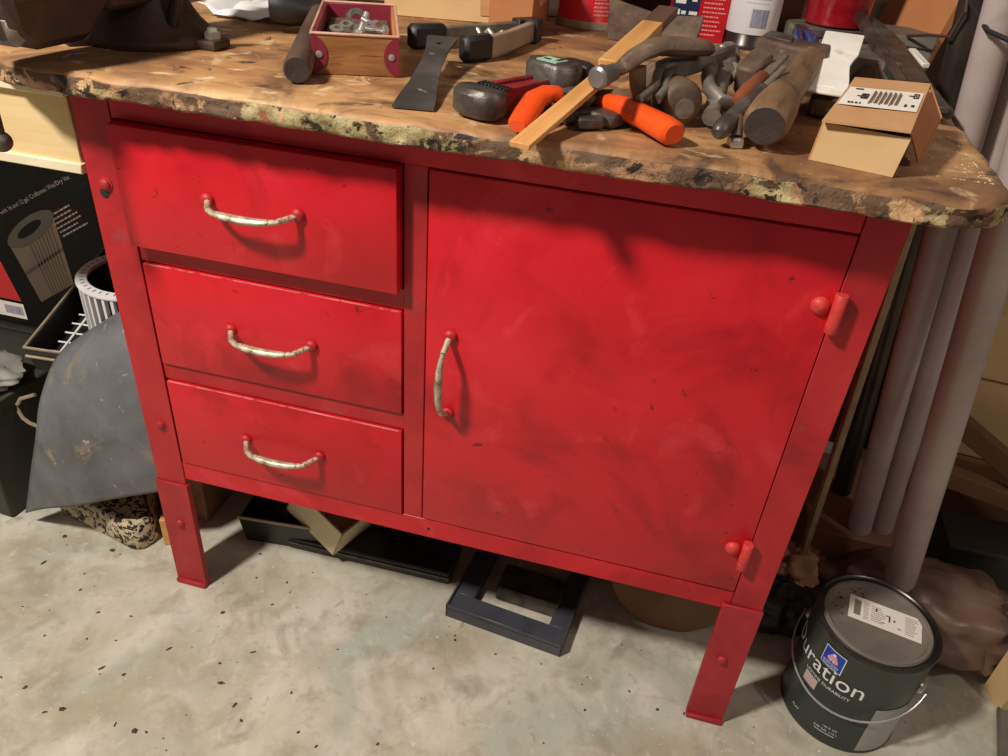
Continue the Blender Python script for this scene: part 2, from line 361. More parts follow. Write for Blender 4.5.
# body shell
for nm, c, d in (('side_panel', (.002, .28, .52), (.003, .52, .57)), ('side_panel', (W_-.002, .28, .52), (.003, .52, .57)),
                 ('back_panel', (.45, DEP-.003, .52), (.88, .003, .57)), ('bottom_panel', (.45, .28, .2385), (.88, .52, .003)),
                 ('inner_panel', (.412, .28, .52), (.003, .52, .54)), ('top_panel', (.45, .28, .8065), (.88, .54, .003))):
    MB().box(c, d, 0).build(nm, red if 'side' in nm else dark_red, cab)
def handle_mesh(length):
    h = MB(); a = length/2
    xs = [-a, -a+.004, -a+.011, -a+.020, -a+.034, 0, a-.034, a-.020, a-.011, a-.004, a]
    ys = [-.003, -.010, -.021, -.0265, -.0285, -.0295, -.0285, -.0265, -.021, -.010, -.003]
    rr = [.0042, .0036, .0036, .0042, .0056, .0062, .0056, .0042, .0036, .0036, .0042]
    path = [(x, y, -.0035*math.cos(x/a*math.pi/2)) for x, y in zip(xs, ys)]
    h.tube(path[2:-2], rr[2:-2], 10, 0, flat=.8, up=(0, 0, 1))
    for sgn in (-1, 1):
        e = path[:3] if sgn < 0 else path[-3:]; er = rr[:3] if sgn < 0 else rr[-3:]
        h.tube(e, er, 10, 0)
        h.lathe([(.0085, 0), (.0082, .002), (.006, .0045), (.003, .0056), (0, .0058)], 14, 1, M=T(sgn*(a+.002), -.0005, .0008) @ RX(90))
    return h
hm = handle_mesh(.108).mesh('handle', [cream_worn, red2])
def add_handle(parent, loc, vertical=False):
    o = bpy.data.objects.new('handle', hm); COL.objects.link(o); o.parent = parent; o.location = loc
    if vertical: o.rotation_euler = (0, math.radians(90), 0)
    o['label'] = 'chipped cream metal pull handle'
    return o
for z0, z1, yo, hx in ((.6225, .7705, -.015, .2245), (.4445, .5945, -.0015, .2215), (.2695, .417, -.0015, .221)):
    d = MB(); d.box((.2243, yo+.010, (z0+z1)/2), (.3445, .020, z1-z0-.001), .0016, seg=2)
    for sx in (-1, 1): d.box((.2235+sx*.164, yo+.27, (z0+z1)/2-.01), (.003, .5, z1-z0-.03), 0, 1)
    d.box((.2235, yo+.27, z0+.012), (.325, .5, .003), 0, 1); d.box((.2235, yo+.515, (z0+z1)/2-.01), (.325, .003, z1-z0-.03), 0, 1)
    dr = d.build('drawer', [red, dark_red], cab)
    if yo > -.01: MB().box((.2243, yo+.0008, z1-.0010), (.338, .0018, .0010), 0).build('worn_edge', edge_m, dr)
    add_handle(dr, (hx, yo-.0005, {.6225: .699, .4445: .521, .2695: .3425}[z0]))
dd = MB(); dd.box((.6428, .009, .5203), (.4310, .019, .4985), .0014, seg=2)
door = dd.build('door', red, cab)
add_handle(door, (.457, -.0008, .518), True)
for hx, hz in ((.8585, .690), (.8525, .343)):
    h = MB()
    h.lathe([(.0058, -.0215), (.0066, -.0205), (.0066, -.012), (.0060, -.0115), (.0066, -.011), (.0066, .0205), (.0058, .0215)], 14, M=T(hx+.002, -.0085, hz))
    h.box((hx+.002, -.004, hz), (.010, .008, .041), .001)
    h.build('hinge', hinge_m, door)
    MB().lathe([(.0098, 0), (.0092, .003), (.0062, .0062), (.0, .0075)], 16, M=T(hx-.0135, -.0005, hz+.003) @ RX(90)).build('hinge_rivet', hinge_m, door)
MB().lathe([(.0022, 0), (.0022, .0012)], 10, M=T(.436, .0012, .252) @ RX(90)).build('rivet_hole', black_rub, cab)
# ------------------------------------------------------------------ bench vise
V = T(.025, .128, BZ) @ RZ(-4)
vz = thing('bench_vise', 'dark iron bench vise bolted to the bench top corner', 'vise', V)
m = MB(); m.lathe([(.078, 0), (.080, .004), (.079, .010), (.070, .016), (.060, .026), (.052, .038), (.046, .05)], 36)
for a in (0, 120, 240):
    m.box((.083, 0, .006), (.036, .034, .012), .004, M=RZ(a), seg=2)
m.build('swivel_base', vise_m, vz)
for a in (0, 120, 240):
    b = MB(); b.lathe([(.010, 0), (.010, .007), (.007, .008), (.0055, .012), (0, .0125)], 6, M=RZ(a) @ T(.088, 0, .012)); b.build('bolt', zinc if a == 0 else steel, vz)
# body with fixed jaw; jaws open along -Y
m = MB(); m.prism([(-.10, .045), (.05, .045), (.085, .06), (.095, .10), (.085, .165), (.02, .175), (.0, .145), (-.10, .10)], -.036, .036, .006, M=Matrix(((0, 0, 1, 0), (1, 0, 0, 0), (0, 1, 0, 0), (0, 0, 0, 1))))
m.build('fixed_body', vise_m, vz)
m = MB(); m.prism([(-.222, .036), (-.204, .020), (-.128, .021), (-.112, .036), (-.095, .05), (-.06, .055), (-.06, .09), (-.11, .105), (-.118, .145), (-.165, .150), (-.212, .12), (-.226, .08)], -.035, .035, .008, M=Matrix(((0, 0, 1, 0), (1, 0, 0, 0), (0, 1, 0, 0), (0, 0, 0, 1))))
m.build('sliding_jaw', vise_m, vz)
MB().box((0, -.160, .070), (.078, .115, .012), .004).build('side_ridge', vise_m, vz)
MB().box((0, -.214, .040), (.062, .020, .030), .006).build('nose_shine', steel_grey, vz)  # grey steel piece added for the shine on the jaw nose
MB().box((0, -.112, .135), (.10, .012, .030), .002).build('jaw_plate', vise_bright, vz)
MB().box((0, .000, .160), (.10, .012, .030), .002).build('jaw_plate', vise_bright, vz)
MB().tube([(0, -.262, .070), (0, -.215, .070)], .014, 16).build('screw', vise_bright, vz)
hd = MB(); hd.tube([(.0, -.242, -.060), (.004, -.242, .14)], .0055, 12); hd.build('handle_bar', steel, vz)
MB().ball((.0, -.242, -.064), .0105).build('handle_ball', steel, vz); MB().ball((.004, -.242, .144), .0105).build('handle_ball', steel, vz)
MB().tube([(.046, -.020, .006), (.054, -.024, .03), (.080, -.030, .085)], .007, 10).build('swivel_lock_lever', black_rub, vz)

# ------------------------------------------------------------------ small parts box with corner straps
A = (.2675, .067, BZ); ang = 22
CR = T(*A) @ RZ(ang); w_, d_, h_ = .0945, .232, .0425
cr = thing('parts_box', 'small open wooden box with burgundy corner straps holding loose hardware', 'box', CR)
MB().box((w_/2, .004, h_/2), (w_, .008, h_), .001).build('front_panel', crate_w, cr)
MB().box((w_/2, d_-.004, h_/2), (w_, .008, h_), .001).build('back_panel', burg, cr)
MB().box((.003, d_/2, h_/2), (.006, d_-.016, h_), .001).build('side_panel', burg, cr)
MB().box((w_-.003, d_/2, h_/2), (.006, d_-.016, h_), .001).build('side_panel', cardb3, cr)
MB().box((w_/2, d_/2, .003), (w_-.012, d_-.016, .005), 0).build('bottom_panel', burg, cr)
m = MB(); rr = .0016
for a, b in (((0, 0), (w_, 0)), ((w_, 0), (w_, d_)), ((w_, d_), (0, d_)), ((0, d_), (0, 0))):
    m.tube([(a[0], a[1], h_), (b[0], b[1], h_)], rr, 8)
m.build('rim', burg_rim, cr)
for sx, x in ((1, 0), (-1, w_)):
    pts = [(x, 0)]+[(x+sx*.0165*math.cos(math.radians(t)), h_/2+.0 + h_/2*.92*math.sin(math.radians(t))) for t in range(-90, 91, 12)]
    pts = [(x, .002)]+pts[1:]+[(x, h_-.002)]
    if sx < 0: pts = pts[::-1]
    st = MB().prism(pts, 0, .0012, 0, M=RX(90)).build('corner_strap', burg, cr)
    MB().lathe([(.0038, 0), (.0034, .0012), (0, .002)], 12, M=T(x+sx*.008, -.0012, h_*.5) @ RX(90)).build('rivet', zinc, st)
def hexbolt(name, label, M, r, ln, mt=zinc):
    t = thing(name, label, 'bolt', M, 'loose hardware in the parts box')
    MB().lathe([(r*1.9, 0), (r*1.9, r*1.2)], 6).build('head', mt, t); MB().tube([(0, 0, r*1.2), (0, 0, r*1.2+ln)], r, 10).build('shank', mt, t)
def washer(label, M, r, mt=zinc):
    m = MB(); m.lathe([(r*.45, 0), (r, 0), (r, .0016), (r*.45, .0016), (r*.45, 0)], 20, cap=False); o = m.build('washer', mt, M=M); tag(o, label, 'washer', 'loose hardware in the parts box')
hexbolt('carriage_bolt', 'bright bolt standing up out of the parts box', CR @ T(.048, 0.105, 0.023) @ RX(-35) @ RY(20), .0042, .026)
washer('large dark washer leaning in the parts box', CR @ T(.046, 0.13, 0.038) @ RX(60), .0135, steel)
hexbolt('hex_bolt', 'silver hex bolt lying at the right side of the parts box', CR @ T(.082, 0.08, 0.033) @ RY(-80) @ RX(15), .0045, .022)
hexbolt('hex_bolt', 'short silver bolt lying across the middle of the parts box', CR @ T(.070, 0.1, 0.035) @ RY(-70) @ RX(-40), .004, .018)
washer('silver washer lying flat at the left of the parts box', CR @ T(.025, 0.09, 0.033) @ RX(12), .010)
washer('small silver washer beside the bolts in the parts box', CR @ T(.062, 0.075, 0.039) @ RX(30) @ RY(15), .008)
MB_ = MB().lathe([(.0045, 0), (.008, 0), (.008, .006), (.0045, .006), (.0045, 0)], 6, cap=False).build('hex_nut', zinc, M=CR @ T(.035, 0.085, 0.035) @ RX(20)); tag(MB_, 'silver hex nut at the front of the parts box', 'nut', 'loose hardware in the parts box')
o = MB().box((w_/2, .112, .0165), (w_-.016, .19, .022), .003).build('small_screw_bed', rusty, M=CR); o['kind'] = 'stuff'; tag(o, 'layer of small rusty screws filling the parts box', 'screws')

# ------------------------------------------------------------------ old hammer beside the box
A, B = (.276, .014, .8475), (.155, .33, .862)
hf = FR(A, B); ln = L(A, B)
ha = thing('hammer', 'old hammer with dark wooden handle lying left of the parts box', 'hammer', hf)
MB().tube([(0, 0, 0), (.004, 0, 0), (.05, 0, 0), (.15, 0, 0), (.25, 0, 0), (ln, 0, 0)], [.0130, .0148, .0145, .0135, .0125, .0115], 16, flat=1.0).build('handle', wood_d, ha)
MB().tube([(-.0015, 0, 0), (.0005, 0, 0)], .0125, 16).build('handle_end', wood_end, ha)
MB().tube([(ln-.055, .062, .006), (ln-.055, .058, .006), (ln-.055, .034, .005), (ln-.05, .02, .002), (ln-.04, -.02, 0), (ln-.04, -.05, 0)], [.018, .0195, .0195, .015, .014, .012], 18).build('head', black_rub, ha)

# ------------------------------------------------------------------ spring clamp
cl = thing('spring_clamp', 'metal spring clamp with black vinyl tips lying on its side', 'clamp', T(.40, .30, BZ))
def wpath(pts): return [(x-.40, y-.30, z) for x, y, z in pts]
def slab(mb, pts, th, z0, z1, mat=0, bev=.0015):
    """bar on edge following a plan path"""
    n = len(pts); lft = []; rgt = []
    for i, p in enumerate(pts):
        a = Vector(pts[max(0, i-1)][:2]); b = Vector(pts[min(n-1, i+1)][:2]); t = (b-a).normalized(); q = Vector((-t.y, t.x))*th/2
        lft.append((p[0]+q.x, p[1]+q.y)); rgt.append((p[0]-q.x, p[1]-q.y))
    mb.prism(rgt+lft[::-1], z0, z1, bev, mat)
zc = .004
a1 = wpath([(.318, .272, 0), (.345, .300, 0), (.375, .345, 0), (.408, .400, 0), (.432, .430, 0)])
a2 = wpath([(.398, .232, 0), (.418, .262, 0), (.430, .320, 0), (.436, .380, 0), (.440, .432, 0)])
m = MB(); slab(m, a1, .013, zc, .027); m.build('arm', steel_grey, cl)
m = MB(); slab(m, a2, .012, zc, .029); m.build('arm', P('pale_clamp_plating', [S(158, 148, 134), S(190, 180, 166)], 20, .35, .5), cl)
m = MB(); slab(m, wpath([(.309, .262, 0), (.320, .275, 0), (.345, .300, 0)]), .021, .001, .031, bev=.005); m.build('vinyl_tip', black_rub, cl)
m = MB(); slab(m, wpath([(.392, .222, 0), (.402, .236, 0), (.417, .262, 0)]), .021, .001, .032, bev=.005); m.build('vinyl_tip', black_rub, cl)
m = MB(); slab(m, wpath([(.4385, .405, 0), (.440, .436, 0)]), .020, .001, .032); m.build('vinyl_grip', black_rub, cl)
m = MB(); slab(m, wpath([(.415, .408, 0), (.436, .436, 0)]), .018, .003, .031); m.build('vinyl_grip', black_rub, cl)
MB().tube([(x-.40, y-.30, .018+.006*math.sin(i*1.3)) for i, (x, y) in enumerate([(.372+.004*k, .342-.0012*k) for k in range(14)])], .0035, 8).build('spring', zinc, cl)

# ------------------------------------------------------------------ black scraper leaning on the clamp
A, B = (.4165, -.022, .8355), (.374, .200, .864)
SF = FR(A, B); ln = L(A, B)
out = [(0, .0205), (.02, .0198), (.07, .0150), (.13, .0125), (.18, .0135), (ln-.004, .0185), (ln, .0175)]
hx, hr = ln-.028, .0052
left = [(0, 0)]+[(hx-hr, 0), (hx, hr), (hx+hr, 0), (ln, 0)]+[(x, y) for x, y in out[::-1]]
sc = MB(); sc.prism(left, -.0012, .0012, 0); sc.prism([(x, -y) for x, y in left][::-1], -.0012, .0012, 0)
o = sc.build('scraper_blade', P('scraped_dark_blade', [S(62, 60, 60), S(82, 80, 78), S(104, 100, 98)], 14, .4, .4, .1, stretch=(1, 1, 1), spots=[(S(170, 162, 150), 34, .66, .76)]), M=SF)
tag(o, 'flared dark steel scraper blade with a square hole propped on the spring clamp', 'scraper')

# ------------------------------------------------------------------ pipe cutter with red frame
pc = thing('pipe_cutter', 'heavy dark pipe cutter with a red frame and a pale green sticker', 'pipe cutter', T(.50, .01, BZ) @ RZ(62))
# local X runs back from the front roll jaw
m = MB(); m.prism([(-.050, .014), (-.044, .030), (-.030, .035), (-.018, .030), (-.012, .012), (-.012, -.012), (-.020, -.024), (-.038, -.024), (-.048, -.010)], .003, .029, .005); m.build('heel_jaw', steel, pc)
m = MB()
for i in range(8): m.box((-.0160, .016-i*.0048, .0295), (.013, .0024, .003), .0005)
m.build('jaw_teeth', black_rub, pc)
m = MB(); m.prism([(-.020, -.012), (-.010, .016), (.060, .014), (.072, .020), (.072, -.014), (.060, -.012)], .006, .026, .003); m.box((.025, .013, .018), (.075, .005, .024), .0015); m.box((.025, -.011, .018), (.075, .005, .024), .0015); m.build('frame', burg_paint, pc)
m = MB(); m.prism([(.052, -.020), (.056, .022), (.070, .034), (.086, .030), (.098, .010), (.094, -.024), (.072, -.032)], .006, .044, .0035); m.build('slide_block', steel, pc)
m = MB(); m.box((.106, -.006, .028), (.022, .042, .030), .008, seg=2); m.build('end_knob', black_rub, pc)
m = MB(); m.box((.073, .002, .0446), (.020, .026, .0012), 0); s_ = m.build('sticker', green_st, pc)
m = MB(); m.box((.076, -.006, .0455), (.011, .004, .0008), 0); m.box((.070, .006, .0455), (.003, .008, .0008), 0); m.build('sticker_print', ink, s_)
m = MB(); m.box((.060, -.040, .018), (.045, .012, .020), .003); [m.box((.044+.008*i, -.047, .020), (.004, .006, .016), .0008) for i in range(5)]; m.build('feed_screw', steel, pc)

# ------------------------------------------------------------------ orange handled snips
sn = thing('orange_snips', 'open snips with two thick orange vinyl handles', 'snips', T(.58, .055, BZ))
def loc(pts, o): return [(x-o[0], y-o[1], z-o[2]) for x, y, z in pts]
OO = (.58, .055, BZ)
MB().tube(loc([(.592, .056, .846), (.600, .048, .848), (.616, .034, .850), (.640, .012, .848), (.660, -.012, .847), (.668, -.022, .846), (.670, -.0245, .846)], OO), [.0095, .012, .0125, .013, .0140, .0135, .010], 16, flat=.85).build('handle', orange, sn)
MB().tube(loc([(.530, -.060, .843), (.531, -.055, .844), (.532, -.030, .848), (.534, -.005, .855), (.541, .010, .858), (.551, .016, .858), (.555, .0175, .857)], OO), [.008, .011, .0125, .0125, .012, .0115, .009], 16, flat=.7).build('handle', orange, sn)
m = MB(); m.prism(loc2 if False else [(-.02, -.045), (.012, -.002), (.02, .02), (.012, .075), (.004, .075), (-.006, .01), (-.035, -.042)], .004, .010, .001); m.build('blade', steel, sn)
m = MB(); m.prism([(.02, -.006), (.004, .012), (-.006, .03), (-.012, .08), (-.004, .08), (.008, .03), (.026, .006)], .010, .016, .001); m.build('blade', steel, sn)
MB().lathe([(.008, 0), (.008, .004), (.005, .006), (0, .0065)], 14, M=T(.004, .012, .016)).build('pivot', zinc, sn)
# adjustable wrench under the stick
aw = thing('adjustable_wrench', 'small dark adjustable wrench with open jaw in front of the orange handle', 'wrench', T(.594, .018, BZ) @ RZ(222))
MB().prism([(-.018, -.016), (.004, -.020), (.034, -.016), (.036, -.004), (.012, -.004), (.008, .004), (-.004, .018), (-.022, .014)], .001, .014, .002).build('head', steel, aw)
MB().prism([(.004, .006), (.030, .004), (.034, .016), (.008, .019), (.0, .014)], .002, .013, .002).build('moving_jaw', steel, aw)
MB().prism([(-.015, -.012), (-.06, -.006), (-.064, 0), (-.06, .007), (-.015, .010)], .002, .011, .002).build('handle', steel, aw)
MB().tube([(-.004, -.006, .0075), (.010, -.006, .0075)], .006, 12).build('adjusting_screw', steel_grey, aw)

# ------------------------------------------------------------------ wooden sticks
A, B = (.5420, -.100, .8375), (.588, .085, .870); F_ = FR(A, B); ln = L(A, B)
o = MB().box((ln/2, 0, 0), (ln, .0195, .0055), .0006).build('pine_stick', stick_m, M=F_); tag(o, 'yellow pine stick poking out over the bench front edge', 'wood stick')
A, B = (.590, .100, .8740), (.622, .41, .892); F_ = FR(A, B); ln = L(A, B)
st = thing('stained_stick', 'pine stick with a dark brown stained end under the hammer head', 'wood stick', F_)
MB().box((.11, 0, 0), (.22, .027, .012), .001).build('bare_end', stick_m, st); MB().box((.275, 0, 0), (.11, .0275, .0125), .001).build('stained_end', stick_br, st)

# ------------------------------------------------------------------ claw hammer head
A, B = (.5925, -.020, .8845), (.668, .135, .902); F_ = FR(A, B); ln = L(A, B)
ch = thing('claw_hammer_head', 'brown claw hammer head with a polished round face on the tool pile', 'hammer', F_)
MB().lathe([(.0080, -.002), (.0105, 0), (.0105, .009), (.0084, .013), (.0080, .026)], 20, M=RY(90)).build('face', chrome, ch)
MB().tube([(.022, 0, 0), (.04, 0, .001), (.07, .003, .006), (.10, .002, .008), (.13, -.006, .004), (ln, -.014, -.004)], [.0082, .0095, .0115, .0150, .0170, .0150], 14, flat=.55).build('claw', rusty, ch)
MB().tube([(.068, .0, -.004), (.068, -.004, -.034)], [.010, .009], 12, flat=.8).build('handle_stub', wood_h, ch)

# ------------------------------------------------------------------ locking pliers on the pile
OO = (.66, .10, BZ)
lp = thing('locking_pliers', 'dusty grey locking pliers with curved handles on the tool pile', 'pliers', T(*OO))
F_ = FR((.640, .085, .878), (.712, .215, .884)); Q = T(*OO).inverted() @ F_
m = MB(Q); m.prism([(0, -.010), (.03, -.014), (.10, -.012), (.149, -.006), (.149, .008), (.10, .012), (.03, .010), (0, .006)], -.009, .009, .003); m.build('body', steel_grey, lp)
for x, y in ((.025, 0), (.085, .004), (.125, 0)): MB(Q).lathe([(.004, .009), (.0035, .0105), (0, .011)], 10, M=T(x, y, 0)).build('rivet', zinc, lp)
MB().tube(loc([(.646, .092, .880), (.641, .070, .878), (.642, .050, .872), (.637, .034, .868), (.630, .020, .863)], OO), [.0055, .005, .0045, .0045, .0045], 10).build('handle', steel_grey, lp)
MB().tube(loc([(.652, .090, .878), (.650, .068, .876), (.652, .052, .868), (.648, .042, .864), (.646, .036, .861)], OO), [.0055, .005, .0045, .0045, .005], 10).build('handle', steel_grey, lp)

# ------------------------------------------------------------------ dusty cylinder head of a mallet
A, B = (.672, .052, .8560), (.634, .132, .8565); F_ = FR(A, B)
mh = thing('iron_mallet', 'dusty round iron mallet head lying under the pliers', 'mallet', F_)
MB().lathe([(.017, 0), (.0210, .003), (.0225, .008), (.0222, .03), (.020, .036), (.020, .06), (.022, .066), (.022, .088), (.019, .092)], 28, M=RY(90)).build('head', rusty, mh)
MB().lathe([(.007, -.001), (.010, -.0005), (.010, .001)], 16, M=T(-.0008, -.002, -.004) @ RY(90)).build('face_mark', steel_grey, mh)
MB().tube([(.047, .02, -.005), (.047, .12, -.012)], [.009, .011], 12).build('handle', wood_h, mh)

# ------------------------------------------------------------------ C clamp with screw
OO = (.70, .12, BZ)
cc = thing('c_clamp', 'grey iron C clamp with a thick screw pointing at the viewer', 'clamp', T(*OO))
MB().tube(loc([(.7015, .062, .8455), (.7035, .11, .8545), (.706, .165, .8645), (.708, .21, .872)], OO), [.0095, .0095, .0095, .0095], 14).build('screw', steel_grey, cc)
MB().tube(loc([(.7064, .172, .866), (.7078, .205, .871)], OO), [.0145, .0145], 14).build('collar', steel_grey, cc)
MB().tube(loc([(.709, .228, .875), (.7095, .245, .878)], OO), [.015, .013], 16).build('nut', steel_grey, cc)
MB().tube(loc([(.708, .205, .871), (.709, .23, .876)], OO), .011, 14).build('neck', steel_grey, cc)
MB().tube(loc([(.694, .160, .872), (.690, .125, .872), (.694, .096, .866), (.706, .082, .858), (.722, .090, .853), (.735, .112, .853), (.738, .140, .858), (.730, .168, .866), (.715, .182, .872)], OO), [.007, .007, .0065, .0065, .007, .0075, .0075, .0075, .007], 12, flat=1.2).build('frame', steel_grey, cc)
MB().tube(loc([(.690, .100, .868), (.706, .098, .862)], OO), .0045, 10).build('pin', zinc, cc)
# wedge shaped scrap and drivers
o = MB().prism([(0, -.012), (.05, -.016), (.055, .012), (.004, .010)], 0, .03, .003).build('iron_wedge', rusty, M=T(.728, .15, BZ+.018) @ RZ(70) @ RY(-15)); tag(o, 'brown iron wedge beside the C clamp', 'wedge')
A, B = (.722, .046, .867), (.757, .170, .881); F_ = FR(A, B)
sd = thing('wood_chisel', 'narrow chisel with a reddish brown wooden handle lying across the big handle', 'chisel', F_)
MB().tube([(0, 0, 0), (.006, 0, 0), (.04, 0, 0), (.085, 0, 0), (.09, 0, 0)], [.004, .0075, .0088, .0078, .005], 12).build('handle', redw, sd)
MB().box((.135, 0, 0), (.09, .010, .004), .001).build('blade', steel_grey, sd)
A, B = (.7075, -.006, .8475), (.742, .075, .872); F_ = FR(A, B)
bd = thing('nail_punch', 'dark grey steel punch with rounded end in front of the big handle', 'punch', F_)
MB().tube([(0, 0, 0), (.003, 0, 0), (.010, 0, 0), (.06, 0, 0), (.10, 0, 0)], [.004, .0075, .009, .0085, .006], 14).build('shank', steel, bd)
MB().tube([(.10, 0, 0), (.15, 0, .001)], [.004, .003], 10).build('tip', steel_grey, bd)
cb = thing('square_bolt', 'short upright bolt end with a square head near the bench front edge', 'bolt', T(.7265, .010, BZ) @ RZ(20))
MB().box((0, 0, .005), (.013, .013, .010), .0015).build('head', zinc, cb); MB().tube([(0, 0, .01), (.002, .012, .026)], .0055, 10).build('shank', rusty, cb)

# ------------------------------------------------------------------ hatchet with thick worn handle
A, B = (.7480, .002, .8580), (.802, .262, .877); F_ = FR(A, B); ln = L(A, B)
hk = thing('hatchet', 'old hatchet with a thick worn wooden handle end facing the viewer', 'hatchet', F_)
MB().tube([(0, 0, 0), (.004, 0, 0), (.012, 0, 0), (.05, .001, 0), (.11, .002, 0), (.17, 0, 0), (ln, -.002, 0)], [.0175, .0205, .0222, .0220, .0190, .0172, .0175], 20, flat=.92).build('handle', wood_h, hk)
MB().tube([(-.0014, 0, 0), (.0008, 0, 0)], .0178, 20, flat=.92).build('handle_end', wood_end, hk)
m = MB(); m.prism([(ln-.014, -.020), (ln+.03, -.020), (ln+.035, .02), (ln+.06, .060), (ln+.012, .066), (ln-.012, .022)], -.014, .015, .003); m.build('head', rusty, hk)
m = MB(); m.prism([(ln+.004, .024), (ln+.034, .026), (ln+.050, .056), (ln+.016, .058)], .0145, .0175, .001); m.build('cheek_plate', steel, hk)

# ------------------------------------------------------------------ white painted scraper
A, B = (.8150, .158, .8630), (.8435, .328, .9015); F_ = FR(A, B); ln = L(A, B)
hw = [(0, .0195), (.004, .0215), (.035, .0205), (.070, .0170), (.082, .0164), (.098, .0185), (.115, .0220), (ln-.002, .0225), (ln, .0215)]
m = MB(); m.prism([(x, -y) for x, y in hw]+[(x, y) for x, y in hw[::-1]], -.0015, .0015, .0005); m.box((.016, .004, .0017), (.0015, .026, .0008), 0, 0)
o = m.build('painted_scraper', white_pt, M=F_); tag(o, 'white paint covered hourglass shaped scraper plate beside the carton', 'scraper')
o = MB().prism([(-.012, .01), (.022, .012), (.025, .10), (-.012, .10)], 0, .024, .004).build('iron_block', steel, M=T(.815, .165, BZ) @ RZ(-8)); tag(o, 'dark iron block under the white scraper plate', 'block')
o = MB().prism([(-.02, -.03), (.025, -.025), (.02, .05), (-.018, .045)], 0, .055, .004).build('iron_stop', steel_grey, M=T(.838, .345, BZ) @ RZ(-8)); tag(o, 'grey iron stop block propping up the white scraper plate', 'block')
# ------------------------------------------------------------------ opened carton with a printed label
ct = thing('small_carton', 'small brown carton with lifted lid and printed label at the bench corner', 'carton', T(.83, .0, BZ))
OO = Vector((.83, .0, BZ))
def panel(name, pts, th, mt, parent, o=OO):
    """thin board from a 3D polygon, thickened along its normal"""
    Q = [Vector(p)-o for p in pts]; nn = (Q[1]-Q[0]).cross(Q[2]-Q[0]).normalized()*th
    n = len(Q); b = MB(); b.add(Q+[q-nn for q in Q], [tuple(range(n)), tuple(range(2*n-1, n-1, -1))]+[(i, n+i, n+(i+1) % n, (i+1) % n) for i in range(n)])
    return b.build(name, mt, parent, 20)
z0, z1 = BZ+.0006, .8675
fl_, fr_ = (.7935, .003), (.8645, -.017); bk = (.045, .150)
blk = (fl_[0]+bk[0], fl_[1]+bk[1]); brk = (fr_[0]+bk[0], fr_[1]+bk[1])
panel('front_panel', [(*fl_, z0), (*fr_, z0), (fr_[0]+.004, fr_[1], z1+.001), (fl_[0]+.003, fl_[1], z1)], .0018, cardb2, ct)
panel('side_panel', [(*blk, z0), (*fl_, z0), (fl_[0]+.003, fl_[1], z1), (*blk, z1+.016)], .0018, cardb, ct)
panel('side_panel', [(*fr_, z0), (*brk, z0), (*brk, z1-.002), (fr_[0]-.002, fr_[1]+.004, z1-.006)], .0018, cardb_d, ct)
panel('back_panel', [(*brk, z0), (*blk, z0), (*blk, z1+.016), (brk[0], brk[1], z1+.016)], .0018, cardb, ct)
panel('bottom_panel', [(*fl_, z0), (*blk, z0), (*brk, z0), (*fr_, z0)], -.0015, cardb_d, ct)
LA, LB, LC, LD = Vector((.7945, -.005, .8712)), Vector((.8650, -.0225, .8752)), Vector((.9135, .158, .8855)), Vector((.838, .146, .8850))
lid = panel('lid', [LA, LB, LC, LD], .0018, cardb, ct)
panel('lid_flap', [LB, (.893, .026, .8385), (.900, .040, .842), (.9165, .090, .868), LC], .0016, cardb3, ct)
def lidpt(u, v, h=.0008):
    p = (LA*(1-u)+LB*u)*(1-v)+(LD*(1-u)+LC*u)*v
    nn = (LB-LA).cross(LD-LA).normalized(); return p+nn*h-OO
def lidprint(name, rects, mt, h):
    b = MB()
    for u0, v0, u1, v1 in rects: b.add([lidpt(u0, v0, h), lidpt(u1, v0, h), lidpt(u1, v1, h), lidpt(u0, v1, h)], [(0, 1, 2, 3)])
    return b.build(name, mt, lid)
lidprint('label', [(.03, .34, .97, .74)], paper, .0007)
rc = []
for k in range(6):
    u = .37+k*.062; rc += [(u, .40+.02*(k % 2), u+.018, .69), (u+.026, .42, u+.038, .66)]
lidprint('label_print', rc, ink_brown, .0012)
lidprint('label_symbols', [(.24, .50, .33, .52), (.24, .585, .33, .605), (.24, .50, .26, .605), (.31, .50, .33, .605), (.19, .54, .24, .555), (.265, .53, .305, .575),
    (.86, .60, .93, .615), (.86, .685, .93, .70), (.86, .60, .875, .70), (.915, .60, .93, .70), (.80, .64, .86, .655), (.885, .63, .905, .67),
    (.13, .38, .16, .41), (.17, .38, .20, .41), (.22, .38, .25, .41), (.27, .38, .29, .41), (.12, .685, .22, .71), (.80, .41, .83, .46), (.88, .42, .92, .46)], ink, .0012)

# ------------------------------------------------------------------ bars and files behind the carton
def bar(name, label, cat, A, B, pts, z0, z1, mt, bev=.0012):
    F_ = FR(A, B); o = MB().prism(pts, z0, z1, bev).build(name, mt, M=F_); tag(o, label, cat); return o
A, B = (.921, .205, .848), (.893, .57, .898); ln = L(A, B)
bar('square_bar', 'long square dark steel bar leaning behind the carton', 'bar', A, B, [(0, -.007), (ln, -.006), (ln, .006), (0, .007)], -.006, .006, steel)
A, B = (.945, .215, .850), (.911, .56, .896); ln = L(A, B)
bar('flat_file', 'flat dark steel file with tapered tip behind the carton', 'file', A, B, [(0, -.012), (.10, -.013), (ln-.04, -.009), (ln, -.003), (ln, .003), (ln-.04, .009), (.10, .013), (0, .012)], -.003, .004, steel)
A, B = (.966, .245, .8415), (.926, .50, .878); ln = L(A, B)
pb = thing('caulking_rod', 'dark steel rod tool with a torn white sticker reaching to the bench corner', 'tool', FR(A, B))
MB().tube([(0, 0, 0), (.09, 0, 0), (.12, 0, 0), (.22, 0, 0), (ln, 0, 0)], [.006, .007, .011, .0135, .0135], 14).build('body', steel, pb)
MB().box((.165, -.012, .0095), (.060, .010, .006), .001, M=RX(0)).build('sticker', paper, pb)
